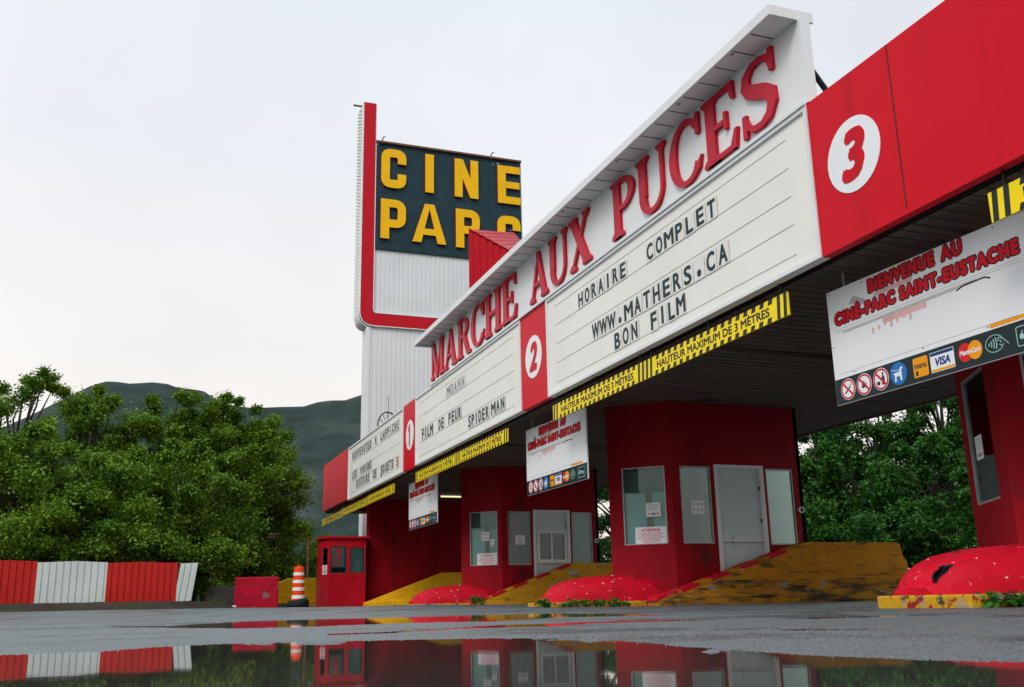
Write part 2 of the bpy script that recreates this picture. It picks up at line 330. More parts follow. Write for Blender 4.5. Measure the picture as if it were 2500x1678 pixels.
def water_mat():
    m = bpy.data.materials.new('puddle_water'); m.use_nodes = True; nt = m.node_tree; N = nt.nodes; L = nt.links
    b = N['Principled BSDF']; b.inputs['Base Color'].default_value = (.045, .046, .040, 1); b.inputs['Roughness'].default_value = .024; b.inputs['IOR'].default_value = 1.33
    tc = N.new('ShaderNodeTexCoord'); n = N.new('ShaderNodeTexNoise'); n.inputs['Scale'].default_value = 5; n.inputs['Detail'].default_value = 3; L.new(tc.outputs['Object'], n.inputs['Vector'])
    bp = N.new('ShaderNodeBump'); bp.inputs['Strength'].default_value = .02; bp.inputs['Distance'].default_value = .01; L.new(n.outputs['Fac'], bp.inputs['Height']); L.new(bp.outputs[0], b.inputs['Normal'])
    return m
M['water'] = water_mat()

# ------------------------------------------------------------------ value noise for terrain
_rng = np.random.default_rng(5)
_tab = _rng.random((256, 256))
def vnoise(x, y):
    xi = np.floor(x).astype(int); yi = np.floor(y).astype(int); fx = x - xi; fy = y - yi
    fx = fx * fx * (3 - 2 * fx); fy = fy * fy * (3 - 2 * fy)
    g = lambda i, j: _tab[i & 255, j & 255]
    return (g(xi, yi) * (1 - fx) + g(xi + 1, yi) * fx) * (1 - fy) + (g(xi, yi + 1) * (1 - fx) + g(xi + 1, yi + 1) * fx) * fy - .5

# ------------------------------------------------------------------ ground, puddles
MAIN = [(-30, 3.1), (-5.78, 3.21), (-1.28, 3.2), (0.3, 3.35), (2.12, 3.43), (4.19, 3.51), (6.74, 3.49), (10.01, 3.44), (13.12, 3.42), (17.42, 3.4), (19.24, 3.41), (24.94, 3.15), (26.43, 2.98), (29.63, 2.56), (36.1, 2.12), (38.91, 2.03), (42.18, 1.94), (46.27, 1.9), (70, 1.8)]
P2 = [(-1.12, 7.91, 8.33), (2.06, 6.83, 7.91), (4.57, 6.38, 8.86), (5.42, 6.17, 9.75), (8.66, 6.09, 10.27), (11.32, 6.31, 11.19), (13.34, 6.51, 12.15), (17.42, 6.59, 13.39), (19.26, 6.49, 13.6), (22.24, 7.38, 11.59), (24.99, 7.71, 9.51), (28.61, 7.51, 8.15)]
P3 = [(10.22, 4.22, 4.35), (13.34, 4.26, 4.52), (17.42, 4.78, 5.07), (20.4, 4.84, 5.49), (22.46, 4.85, 5.51), (25.2, 5.37, 5.81), (29.72, 5.52, 5.97), (31.72, 5.57, 5.68)]
P4 = [(34.94, 3.77, 3.82), (36.21, 3.6, 3.83), (38.72, 3.63, 3.76), (40.76, 3.63, 3.67)]
P5 = [(34.99, 5.86, 5.98), (36.9, 5.49, 5.93), (39.61, 5.72, 6.19), (41.64, 6.01, 6.13)]
def sstep(a, b, x):
    t = np.clip((x - a) / (b - a), 0, 1); return t * t * (3 - 2 * t)
def ground_h(x, y):
    r = np.hypot(x, y) + 1e-6; b = np.degrees(np.arctan2(x, y))
    nz = vnoise(x * 1.3, y * 1.3) * .5 + vnoise(x * 3.7 + 9, y * 3.7) * .3 + vnoise(x * 11 + 3, y * 11) * .2 + vnoise(x * 31, y * 31 + 7) * .12
    r1 = np.interp(b, [p[0] for p in MAIN], [p[1] for p in MAIN]) * (1 + .055 * nz)
    s = np.log(r / r1)
    rise = .0048 * (1 - np.exp(-np.maximum(s, 0) * 12)) + .001 * sstep(.3, 1.2, s)
    isl = np.clip(vnoise(x * 5 + 20, y * 5) + .5 * vnoise(x * 17, y * 17 + 5) - .22, 0, .3) * .06 * np.exp(-((s + .06) / .07) ** 2)
    h = np.where(s > 0, rise, -.02 * (1 - np.exp(np.minimum(s, 0) * 8)) + isl)
    h = h + np.where(s > 0, .0028 * nz, 0)
    for P, dep in ((P2, .011), (P3, .009), (P4, .008), (P5, .008)):
        bb = [p[0] for p in P]; a = np.interp(b, bb, [p[1] for p in P]); c = np.interp(b, bb, [p[2] for p in P])
        ins = (b > bb[0]) & (b < bb[-1])
        mid = np.log((a + 0) * c) / 2; half = np.log(c / a) / 2 + .018
        q = (np.abs(np.log(r) - mid) - half) + .03 * nz
        w = 1 - sstep(-.03, .035, q)
        h = np.where(ins, h * (1 - w) + (-.004) * w, h)
    up = .105 * sstep(math.log(9.5), math.log(25), np.log(r)) * np.where(b > 27, 0.35, np.where(b < 16, 1, 1 - .65 * (b - 16) / 11))
    left = .05 * sstep(14, 24, y) * (1 - sstep(-1, 5, x))
    return h + up + left
def build_ground():
    bd = np.concatenate([np.linspace(-180, -32, 36, endpoint=False), np.linspace(-32, -9, 60, endpoint=False), np.linspace(-9, 51, 900, endpoint=False), np.linspace(51, 75, 60, endpoint=False), np.linspace(75, 180, 28)])
    rr = np.concatenate([np.geomspace(.3, 1.2, 12, endpoint=False), np.geomspace(1.2, 20, 560, endpoint=False), np.geomspace(20, 60, 60, endpoint=False), np.geomspace(60, 4000, 22)])
    B, RR = np.meshgrid(np.radians(bd), rr); X = RR * np.sin(B); Y = RR * np.cos(B); Z = ground_h(X, Y)
    g = np.random.default_rng(3)       # loose aggregate: stones of a few millimetres standing out of the surface
    grit = np.clip(g.normal(size=Z.shape), -1.2, 2.6) * .0009 + (g.random(Z.shape) > .988) * g.random(Z.shape) * .006
    patch = .6 + 1.2 * (vnoise(X * 1.1 + 40, Y * 1.1) + .5)
    Z = Z + np.where(Z > -.002, grit * patch, 0)
    ny, nx = X.shape; V = np.stack([X, Y, Z], -1).reshape(-1, 3); V = np.vstack([V, [[0, 0, -.02]]])
    J, I = np.meshgrid(np.arange(ny - 1), np.arange(nx - 1), indexing='ij')
    q = np.stack([J * nx + I, (J + 1) * nx + I, (J + 1) * nx + I + 1, J * nx + I + 1], -1).reshape(-1, 4)[:, ::-1]
    tri = np.stack([np.full(nx - 1, len(V) - 1), np.arange(1, nx), np.arange(nx - 1)], -1)
    me = bpy.data.meshes.new('ground'); me.vertices.add(len(V)); me.vertices.foreach_set('co', V.ravel())
    li = np.concatenate([q.ravel(), tri.ravel()]); me.loops.add(len(li)); me.loops.foreach_set('vertex_index', li)
    tot = np.concatenate([np.full(len(q), 4), np.full(len(tri), 3)]); me.polygons.add(len(tot))
    me.polygons.foreach_set('loop_start', np.concatenate([[0], np.cumsum(tot)[:-1]])); me.polygons.foreach_set('loop_total', tot)
    me.polygons.foreach_set('use_smooth', np.ones(len(tot), bool)); me.update(calc_edges=True); me.materials.append(M['asphalt'])
    o = bpy.data.objects.new('ground', me); COL.objects.link(o); o['kind'] = 'structure'
    w = MB(); w.prism(WORLD, [(14.2 * math.sin(2 * math.pi * i / 96), 14.2 * math.cos(2 * math.pi * i / 96)) for i in range(96)], -.001, 0)
    w.F = [f for f in w.F if len(f) == 96][1:]; w.M = [0]; w.S = [False]
    w.build('water', M['water'])['kind'] = 'structure'
build_ground()
def gz(x, y): return float(ground_h(np.array([x], float), np.array([y], float))[0])

def build_terrain():
    # gravel mounds
    xs = np.linspace(-90, 110, 240); ys = np.linspace(66, 190, 130); X, Y = np.meshgrid(xs, ys)
    prof = [(-90, 0), (-45, 2), (-30, 11), (-20, 17.0), (-12.1, 21.4), (-8.5, 23.7), (-6.2, 25.1), (-4.7, 25.7), (-3.2, 25.75), (-2.5, 25.55), (-1.6, 25.65), (0.4, 25.9), (2, 25.8), (3.2, 25.4), (5, 25.3), (6.1, 25.2), (7.5, 24.3), (9.5, 23.6), (12, 23.4), (15, 23.7), (17.9, 23.9), (19.5, 24.5), (21, 24.8), (23, 24.95), (27, 26.5), (33, 27), (42, 20), (52, 9), (62, 3), (110, 2)]
    Rg = np.interp(X, [p[0] for p in prof], [p[1] for p in prof])
    nz = vnoise(X * .11, Y * .11) * 1.6 + vnoise(X * .35, Y * .35) * .5
    d = np.abs(Y - 120); Z = np.maximum(Rg + .6 - np.sqrt((d * .66) ** 2 + .36) + nz * sstep(3, 16, d), -.5)
    mb = MB(); mb.grid(X, Y, Z); mb.build('hill', M['gravel'])['kind'] = 'structure'
    # dirt verge under the fence and the trees
    xs = np.linspace(-30, 6.5, 150); ys = np.concatenate([np.linspace(19.6, 23, 40), np.linspace(23.3, 66, 40)]); X, Y = np.meshgrid(xs, ys)
    edge = 20.3 + .25 * vnoise(X * .8, Y * 0) + np.where(X > 0.8, (X - .8) * 3.2, 0)
    Z = ground_h(X, Y) - .05 + .19 * sstep(0, .9, Y - edge) + .03 * vnoise(X * 4, Y * 4) * sstep(0, .4, Y - edge)
    mb = MB(); mb.grid(X, Y, Z); mb.build('verge', M['dirt'])['kind'] = 'structure'
build_terrain()

# ------------------------------------------------------------------ canopy
XF = 6.14
def build_canopy():
    t = thing('entrance_canopy', (9.4, 18, 3.36), 'long flat brown timber canopy roof spanning the drive-in ticket lanes', 'canopy')
    s = MB(); y = 1.0
    while y < 35.55:
        s.box(6.20, 12.7, y, y + .142, 3.36, 3.40); y += .168
    s.build('soffit', M['wood'], t)
    s = MB(); s.box(6.22, 12.68, 1.0, 35.58, 3.405, 3.85); s.build('roof', M['wood_gap'], t)
    s = MB(); s.box(12.7, 12.76, 1.0, 35.6, 3.33, 3.9); s.build('rear_fascia', M['wood'], t)
    for yb in (4.0, 10.9, 19.3, 27.5, 34):
        s = MB(); s.box(6.6, 12.6, yb, yb + .12, 3.30, 3.357); s.build('batten', M['wood'], t)
    s = MB(); s.box(6.235, 6.33, 1.0, 35.6, 3.34, 4.98); s.build('fascia_backing', M['wood_gap'], t)
build_canopy()

def letters_row(F, text, x0, x1, y, h, parent, mat_name, lift, wr=.66, faded=()):
    """marquee letters: one tile-mounted flat letter per object, evenly spaced from x0 to x1"""
    n = len(text); pitch = (x1 - x0) / n
    for i, ch in enumerate(text):
        if ch == ' ': continue
        rnd = random.Random(hash((text, i)) & 0xffff if False else i * 31 + n * 7 + int(y * 100))
        w = pitch * wr * (1.36 if ch in 'MW' else .34 if ch == 'I' else .36 if ch in '.1' else 1)
        cx = x0 + pitch * (i + .5); dy = rnd.uniform(-.008, .008)
        mb = MB(); mb.fbox(F, cx - pitch * .47, cx + pitch * .47, y - .022 + dy, y + h + .022 + dy, lift, lift + .002, 1)
        if ch == '.': mb.disc(F, cx, y + .06 + dy, .045, .045, lift + .002, lift + .006, 0, 20)
        else: mb.text(F, ch, cx - w / 2, cx + w / 2, y + dy, h, lift + .002, lift + .006, bold=.008)
        mb.build('letter', [M['letter_faded' if i in faded else mat_name], M['tile']], parent)

def marquee(y1, y0, label):
    L = y1 - y0; t = thing('marquee_board', (XF, (y0 + y1) / 2, 3.345), label, 'marquee sign', 'changeable letter marquee boards on the fascia')
    F = face_x(XF, y1)
    s = MB(); s.fbox(F, .0, L, 3.345, 5.0, -.09, 0); s.build('panel', M['white_panel'], t)
    s = MB()
    s.fbox(F, 0, .045, 3.345, 5.0, .0, .03); s.fbox(F, L - .045, L, 3.345, 5.0, .0, .03)
    s.fbox(F, .045, L - .045, 3.345, 3.39, .0, .03); s.fbox(F, .045, L - .045, 4.955, 5.0, 0, .03)
    s.build('frame', M['white_trim'], t)
    for z in (4.80, 4.475, 4.16, 3.845, 3.52):
        s = MB(); s.fbox(F, .33, L - .40, z, z + .007, .0, .006); s.build('letter_track', M['grey_line'], t)
    return t, F
W2, F2 = marquee(14.55, 7.51, 'widest white marquee board, reading HORAIRE COMPLET above a web address, between numbers 2 and 3')
Yl = lambda F, y: F.O.y - y
f = F2
letters_row(f, 'HORAIRE', Yl(f, 13.30), Yl(f, 11.62), 4.495, .225, W2, 'letter_dark', .009)
letters_row(f, 'COMPLET', Yl(f, 11.07), Yl(f, 9.27), 4.495, .225, W2, 'letter_dark', .009)
letters_row(f, 'WWW.MATHERS.CA', Yl(f, 12.83), Yl(f, 9.10), 3.865, .235, W2, 'letter_dark', .009, wr=.68)
letters_row(f, 'BON', Yl(f, 12.14), Yl(f, 11.36), 3.54, .235, W2, 'letter_dark', .009)
letters_row(f, 'FILM', Yl(f, 11.06), Yl(f, 10.12), 3.54, .235, W2, 'letter_dark', .009)
W1, F1 = marquee(22.90, 15.76, 'white marquee board reading FILM DE PEUR and SPIDER MAN between numbers 1 and 2')
f = F1
letters_row(f, 'MOANA', Yl(f, 20.33), Yl(f, 19.0), 4.50, .225, W1, 'letter_faded', .009)
letters_row(f, 'FILM', Yl(f, 22.36), Yl(f, 21.40), 3.875, .24, W1, 'letter_dark', .009)
letters_row(f, 'DE', Yl(f, 20.98), Yl(f, 20.52), 3.875, .235, W1, 'letter_dark', .009)
letters_row(f, 'PEUR', Yl(f, 20.22), Yl(f, 19.26), 3.875, .235, W1, 'letter_dark', .009)
letters_row(f, 'SPIDER', Yl(f, 18.83), Yl(f, 17.52), 3.56, .235, W1, 'letter_dark', .009)
letters_row(f, 'MAN', Yl(f, 17.40), Yl(f, 16.62), 3.56, .235, W1, 'letter_dark', .009)
W0, F0 = marquee(31.10, 24.10, 'farthest white marquee board with a red 5, left of the panel numbered 1')
f = F0
letters_row(f, 'NOUVEAUTES', Yl(f, 30.55), Yl(f, 27.80), 4.54, .225, W0, 'letter_dark', .009)
letters_row(f, 'A', Yl(f, 27.42), Yl(f, 27.14), 4.54, .225, W0, 'letter_dark', .009)
letters_row(f, 'L', Yl(f, 26.70), Yl(f, 26.44), 4.54, .225, W0, 'letter_dark', .009)
letters_row(f, 'AFFICHE', Yl(f, 26.40), Yl(f, 24.56), 4.54, .225, W0, 'letter_dark', .009, faded=(3, 6))
letters_row(f, 'LES', Yl(f, 30.50), Yl(f, 29.77), 3.93, .235, W0, 'letter_dark', .009)
letters_row(f, 'MINIONS', Yl(f, 29.35), Yl(f, 27.78), 3.93, .235, W0, 'letter_dark', .009, faded=(0,))
letters_row(f, 'HISTOIRE', Yl(f, 29.90), Yl(f, 28.02), 3.605, .235, W0, 'letter_dark', .009)
letters_row(f, 'DE', Yl(f, 27.58), Yl(f, 27.10), 3.605, .235, W0, 'letter_dark', .009)
letters_row(f, 'JOUETS', Yl(f, 26.66), Yl(f, 25.12), 3.605, .235, W0, 'letter_dark', .009)
letters_row(f, '5', Yl(f, 24.87), Yl(f, 24.58), 3.59, .235, W0, 'sign_red', .009)

def number_panel(y1, y0, num, label, cy, seam=None):
    L = y1 - y0; t = thing('number_panel', (XF, (y0 + y1) / 2, 3.345), label, 'number sign', 'red lane number panels')
    F = face_x(XF, y1)
    s = MB(); s.fbox(F, .004, L - .004, 3.345, 5.012, -.09, .012); s.build('panel', M['red_panel'], t)
    if seam:
        s = MB(); s.fbox(F, y1 - seam - .008, y1 - seam + .008, 3.40, 5.005, .012, .015); s.build('seam', M['seam'], t)
    c = y1 - cy; s = MB(); s.disc(F, c, 4.18, .37, .37, .012, .018, n=48); d = s.build('disc', M['sign_white'], t)
    s = MB(); w = .21 if num == '1' else .37
    if num == '1': s.prism(F, [(c + .03, 3.91), (c + .03, 4.45), (c - .03, 4.45), (c - .13, 4.36), (c - .13, 4.27), (c - .055, 4.31), (c - .055, 3.91)], .018, .023)
    else: s.text(F, num, c - w / 2, c + w / 2, 3.925, .51, .018, .023, bold=.034, shear=.2)
    s.build('numeral', M['red_panel'], d)
number_panel(7.51, 1.0, '3', 'huge plain red fascia panel with a white disc numbered 3 at its left end', 6.91, 6.33)
number_panel(15.76, 14.55, '2', 'narrow red fascia panel with a white disc numbered 2', 15.17)
number_panel(24.10, 22.90, '1', 'narrow red fascia panel with a white disc numbered 1', 23.46)
s = MB(); s.box(6.128, 6.225, 31.104, 35.62, 3.40, 5.03); s.box(6.225, 12.6, 35.605, 35.66, 3.345, 5.0)
tag(s.build('end_panel', M['red_panel']), 'plain red fascia panel without any number at the far end of the canopy', 'fascia panel')

# ------------------------------------------------------------------ serif letters of the gable sign
def ser(x, y, w, up, e=.085, k=.05):
    d = 1 if up else -1
    return [(x - w / 2 - e, y), (x + w / 2 + e, y), (x + w / 2 + e, y + d * k), (x + w / 2, y + d * (k + .07)), (x - w / 2, y + d * (k + .07)), (x - w / 2 - e, y + d * k)]
def rect(x0, x1, y0, y1): return [(x0, y0), (x1, y0), (x1, y1), (x0, y1)]
def bowl(cx, cy, rx, ry, a0, a1, wf, n=26):
    o, i = [], []
    for k in range(n + 1):
        a = R(a0 + (a1 - a0) * k / n); c, s_ = math.cos(a), math.sin(a); w = wf(c)
        o.append((cx + rx * c, cy + ry * s_)); i.append((cx + (rx - w) * c, cy + (ry - min(w, wf(0) + .25 * (w - wf(0)))) * s_))
    return o + i[::-1]
TH, TN = .19, .08
thick = lambda c: TN + (TH - TN) * abs(c) ** 1.3
def glyph(ch):
    if ch == 'M':
        return 1.14, [rect(.13, .22, 0, 1), ser(.175, 0, .09, 1), rect(.84, 1.04, 0, 1), ser(.94, 0, .2, 1), ser(.94, 1, .2, 0, .07),
                      [(.04, 1), (.30, 1), (.64, .10), (.58, 0), (.50, 0), (.13, .93)], [(.54, .0), (.60, .0), (.90, .86), (.84, .92)]]
    if ch == 'A':
        return 1.04, [[(.12, .03), (.22, .03), (.545, .93), (.50, 1)], [(.44, 1), (.58, 1), (.92, .03), (.70, .03)], rect(.27, .74, .29, .37), ser(.17, 0, .09, 1), ser(.82, 0, .2, 1, .07)]
    if ch == 'R':
        return 1.0, [rect(.12, .33, 0, 1), ser(.225, 0, .21, 1), [(.03, 1), (.40, 1), (.40, .92), (.10, .92), (.03, .95)], bowl(.40, .745, .42, .255, -90, 90, thick), rect(.3, .42, .49, .57),
                     [(.42, .53), (.62, .53), (.86, .10), (.98, .07), (.98, 0), (.74, 0)]]
    if ch == 'P':
        return .88, [rect(.12, .33, 0, 1), ser(.225, 0, .21, 1), [(.03, 1), (.40, 1), (.40, .92), (.10, .92), (.03, .95)], bowl(.40, .72, .43, .28, -90, 90, thick), rect(.3, .42, .44, .52)]
    if ch == 'C':
        return .93, [bowl(.50, .5, .46, .515, 42, 325, thick, 40), [(.78, .66), (.87, .66), (.87, .99), (.80, .99), (.76, .88)], [(.80, .23), (.90, .30), (.85, .12), (.78, .10)]]
    if ch == 'H':
        return 1.06, [rect(.13, .34, 0, 1), rect(.72, .93, 0, 1), ser(.235, 0, .21, 1), ser(.235, 1, .21, 0), ser(.825, 0, .21, 1), ser(.825, 1, .21, 0), rect(.3, .75, .46, .545)]
    if ch == 'E':
        return .90, [rect(.12, .33, 0, 1), ser(.225, 0, .21, 1), ser(.225, 1, .21, 0), rect(.3, .78, .0, .075), rect(.3, .76, .925, 1.0), rect(.3, .60, .46, .535),
                     [(.72, 0), (.80, 0), (.85, .28), (.79, .28), (.68, .07)], [(.68, .93), (.75, .74), (.81, .74), (.80, 1), (.70, 1)], [(.56, .37), (.62, .37), (.62, .63), (.56, .63)]]
    if ch == 'U':
        return 1.02, [rect(.12, .33, .33, 1), ser(.225, 1, .21, 0), rect(.78, .865, .33, 1), ser(.822, 1, .085, 0), bowl(.492, .34, .372, .355, 180, 360, lambda c: TN + (TH - TN) * max(0, -c) ** .8)]
    if ch == 'X':
        return 1.02, [[(.10, .97), (.36, .97), (.92, .03), (.66, .03)], [(.12, .03), (.22, .03), (.86, .97), (.76, .97)], ser(.19, 0, .1, 1), ser(.80, 0, .2, 1, .08), ser(.23, 1, .2, 0, .08), ser(.80, 1, .1, 0)]
    if ch == 'S':
        pts = [(.72, .74), (.66, .90), (.50, .955), (.33, .94), (.20, .84), (.175, .72), (.24, .62), (.40, .54), (.56, .47), (.68, .38), (.70, .25), (.62, .11), (.46, .045), (.28, .06), (.16, .16), (.11, .28)]
        ws = [.07, .08, .085, .10, .14, .17, .19, .205, .205, .19, .165, .13, .09, .085, .08, .07]
        return .86, [ribbon_poly(pts, ws), rect(.69, .77, .68, 1.0), rect(.07, .15, .0, .33)]

def build_gable():
    t = thing('gable_sign', (XF, 14.5, 5.0), 'white raised sign with big red serif letters MARCHE AUX PUCES under a white eave', 'sign')
    F = face_x(XF, 21.53); L = 21.53 - 7.51
    s = MB(); s.fbox(F, 0, L, 5.018, 6.0, -.08, .014)
    s.build('sign_face', M['white_paint'], t)
    s = MB(); s.fbox(F, 0, L, 5.003, 5.045, .014, .05); s.build('sill', M['white_trim'], t)
    s = MB(); s.fbox(F, L, L + .05, 5.018, 6.0, -.10, .02); s.build('corner_trim', M['white_trim'], t)
    # eave: boxed soffit with a fascia
    s = MB(); s.box(5.79, 6.30, 7.52, 21.74, 6.003, 6.03); y = 7.9
    while y < 21.6:
        s.box(5.82, 6.10, y, y + .012, 5.998, 6.002, 1); y += .36
    e = s.build('eave_soffit', [M['white_trim'], M['pipe_dark']], t)
    for yy in (8.3, 9.5, 11.2, 13.1, 15.2, 17.4):
        s = MB(); s.box(5.83, 5.87, yy, yy + .04, 5.992, 6.002); s.build('soffit_clip', M['grey_metal'], e)
    s = MB(); s.box(5.765, 5.79, 7.50, 21.76, 5.985, 6.10); s.box(5.79, 6.32, 7.495, 7.52, 5.985, 6.10); s.box(5.79, 6.32, 21.74, 21.765, 5.985, 6.10); s.build('fascia', M['white_paint'], t)
    s = MB(); s.prism(Frame((0, 7.5, 0), (1, 0, 0), (0, 0, 1)), [(5.79, 6.035), (6.32, 6.035), (6.32, 6.10), (5.79, 6.10)], -14.24, -.0); s.build('eave_roof', M['white_trim'], t)
    s = MB(); s.tube([(6.26, 7.8, 5.93), (6.85, 7.8, 5.15), (7.6, 7.8, 4.0)], .032, 8); s.build('brace', M['pipe_dark'], t)
    for word, ya, yb in (('MARCHE', 21.46, 15.78), ('AUX', 15.20, 12.62), ('PUCES', 11.95, 7.86)):
        G = [glyph(c) for c in word]; tot = sum(g[0] for g in G); k = (ya - yb) / tot; x = 21.53 - ya; hgt = .85
        for g in G:
            s = MB()
            for i, poly in enumerate(g[1]):
                s.prism(F, [(x + px * k, 5.09 + py * hgt) for px, py in poly], .0142, .062 + i * .0006)
            s.build('letter', M['red_letter'], t); x += g[0] * k
build_gable()

# ------------------------------------------------------------------ clearance strips
def clearance(ya, yb, label, zt=3.315, zb=3.055):
    k_ = 6.19 / 6.40; ya *= k_; yb *= k_; zt = .11 + (zt - .11) * k_; zb = .11 + (zb - .11) * k_; L = ya - yb; x = 6.19; t = thing('clearance_sign', (x, (ya + yb) / 2, zb), label, 'height sign', 'yellow height limit strips under the canopy edge')
    F = face_x(x, ya); s = MB(); s.fbox(F, 0, L, zb, zt, -.02, 0); h = zt - zb; s.m = 1
    n = int((L - .5) / .155)
    for k in range(n):
        a = .27 + k * (L - .5) / n
        s.prism(F, [(a, zb + .0), (a + .075, zb), (a + .095, zb + .055), (a + .02, zb + .055)], 0, .002)
        s.prism(F, [(a + .035, zt - .055), (a + .11, zt - .055), (a + .13, zt), (a + .055, zt)], 0, .002)
    for a in (.02, .135, L - .20, L - .085):
        s.prism(F, [(a, zb), (a + .055, zb), (a + .075, zt), (a + .02, zt)], 0, .002)
    s.build('panel', [M['yellow'], M['black']], t)
    s = MB(); s.text(F, 'HAUTEUR MAXIMUM DE 3 MÈTRES', .33, L - .33, zb + .076, .098, 0, .002, bold=.004); s.build('lettering', M['black'], t)
    for a in (.15, L / 2, L - .15):
        s = MB(); s.fbox(F, a - .015, a + .015, zt - .03, 3.358, -.035, -.021); s.build('hanger', M['pipe_dark'], t)
clearance(5.71, 2.43, 'yellow height strip cut by the right photo edge above the nearest welcome sign')
clearance(11.752, 8.477, 'nearest fully visible yellow height strip, below the words BON FILM')
clearance(15.04, 11.762, 'yellow height strip overlapping the top of the middle welcome sign')
clearance(20.42, 17.26, 'yellow height strip hanging below the words SPIDER MAN')
clearance(23.92, 20.43, 'yellow height strip overlapping the top of the far welcome sign')
clearance(29.56, 26.18, 'yellow height strip in front of the dark red building below the red 5')
clearance(33.42, 29.57, 'yellow height strip below the join of the far red panel and white marquee', 3.29, 3.05)
clearance(37.30, 33.43, 'farthest yellow height strip sticking out past the end of the canopy', 3.27, 3.02)

# ------------------------------------------------------------------ welcome signs
def welcome(ya, label):
    L = 2.63; x = 6.60; zb = 1.99; t = thing('welcome_sign', (x, ya - L / 2, zb), label, 'welcome sign', 'hanging welcome signs at the lanes')
    F = face_x(x, ya, zb); s = MB(); s.prism(F, [(0, 0), (L, 0), (L, 1.14), (0, 1.20)], -.025, 0); s.build('panel', M['sign_white'], t)
    s = MB(); s.fbox(F, .003, L - .003, .003, .262, 0, .0015); s.build('band', M['black'], t)
    for a in (.25, L - .25):
        s = MB(); s.fbox(F, a - .012, a + .012, 1.1, 1.368, -.04, -.026); s.build('hanger', M['grey_metal'], t)
    s = MB()   # faded print and grey rule lines
    s.fbox(F, .10, 2.42, .742, .747, 0, .001, 0); s.fbox(F, .10, 2.42, .767, .772, 0, .001, 0); s.fbox(F, .10, .106, .747, .767, 0, .001, 0)
    s.fbox(F, .09, 2.32, .308, .313, 0, .001, 0); s.fbox(F, .20, 1.95, .715, .738, 0, .001, 1); s.fbox(F, .78, 1.36, .66, .712, 0, .001, 2)
    for k in range(7): s.fbox(F, .62 + k * .085, .65 + k * .085, .60 + .02 * (k % 3), .66, 0, .001, 2)
    s.fbox(F, .70, 1.22, .955, 1.0, 0, .0009, 2); s.prism(F, [(.32, .99), (.55, .93), (.57, .975), (.40, 1.06)], 0, .0009, 1)
    s.fbox(F, 2.02, 2.46, .275, .31, 0, .001, 3); s.ribbon(F, rounded([(1.72, .70), (1.80, .725), (2.05, .725), (2.10, .70)], .03), .014, 0, .001, 4)
    s.build('faded_print', [M['grey_ink'], M['grey_ink'], M['pink_ink'], M['orange_ink'], M['black']], t)
    for body, a, b, y, h in (('BIENVENUE', .635, 1.51, 1.018, .125), ('AU', 1.605, 1.84, 1.018, .125), ('CINÉ-PARC', .10, .975, .82, .12), ('SAINT-EUSTACHE', 1.045, 2.42, .82, .12)):
        s = MB()
        for k in range(8):      # fat letters: the same word stacked with small shifts
            ca, sa = math.cos(k * math.pi / 4), math.sin(k * math.pi / 4)
            s.text(F, body, a + .021 * ca, b + .021 * ca, y + .019 * sa, h, 0, .0010 + k * .0001, offset=.03, m=1, space=1.25)
            s.text(F, body, a + .009 * ca, b + .009 * ca, y + .0065 * sa, h, .0020, .0024 + k * .0001, offset=.02, m=0, space=1.25)
        s.build('lettering', [M['sign_red'], M['sign_red_dark']], t)
    mats = [M['sign_white'], M['sign_red'], M['black'], M['blue']]
    z0, z1, z2, z3 = .0015, .0025, .0035, .0045
    def circ(cx, kind):
        s = MB(); cy = .137
        if kind == 'dog':
            s.disc(F, cx, cy, .108, .108, z0, z1, 3)
            s.prism(F, [(cx - .055, cy + .012), (cx + .012, cy + .018), (cx + .028, cy + .055), (cx + .05, cy + .062), (cx + .062, cy + .042), (cx + .043, cy + .035), (cx + .04, cy - .005), (cx + .042, cy - .07), (cx + .02, cy - .07), (cx + .015, cy - .025), (cx - .03, cy - .025), (cx - .036, cy - .072), (cx - .056, cy - .072), (cx - .05, cy - .01), (cx - .068, cy + .005)], z1, z2, 0)
            s.ribbon(F, [(cx - .09, cy + .045), (cx + .03, cy + .028)], .005, z1, z2 + .0003, 0)
        else:
            s.disc(F, cx, cy, .108, .108, z0, z1, 0)
            if kind == 'smoke':
                s.prism(F, [(cx - .06, cy - .035), (cx - .035, cy - .04), (cx + .04, cy + .015), (cx + .035, cy + .03)], z1, z2, 2); s.ribbon(F, [(cx + .03, cy + .03), (cx + .045, cy + .045), (cx + .055, cy + .04)], .006, z1, z2 + .0003, 2)
            if kind == 'leaf':
                for a in (90, 50, 130, 12, 168):
                    l = .075 - .03 * abs(math.cos(R(a))); c_, s_ = math.cos(R(a)), math.sin(R(a))
                    s.prism(F, [(cx, cy - .03), (cx + c_ * l * .5 - s_ * .012, cy - .03 + s_ * l * .5 + c_ * .012), (cx + c_ * l, cy - .03 + s_ * l), (cx + c_ * l * .5 + s_ * .012, cy - .03 + s_ * l * .5 - c_ * .012)], z1, z2 + a * 1e-6, 2)
            if kind == 'drink':
                s.prism(F, [(cx + .01, cy - .06), (cx + .05, cy - .06), (cx + .05, cy + .01), (cx + .038, cy + .03), (cx + .038, cy + .065), (cx + .022, cy + .065), (cx + .022, cy + .03), (cx + .01, cy + .01)], z1, z2, 2)
                s.prism(F, [(cx - .055, cy - .055), (cx - .02, cy - .055), (cx - .012, cy - .02), (cx - .062, cy - .02)], z1, z2, 2)
            s.ring(F, cx, cy, .102, .102, .017, z2, z3, 1, 32)
            s.ribbon(F, [(cx - .066, cy + .066), (cx + .066, cy - .066)], .02, z2, z3 + .0004, 1)
        s.build('pictogram', mats, t)
    circ(.185, 'smoke'); circ(.425, 'leaf'); circ(.665, 'drink'); circ(.905, 'dog')
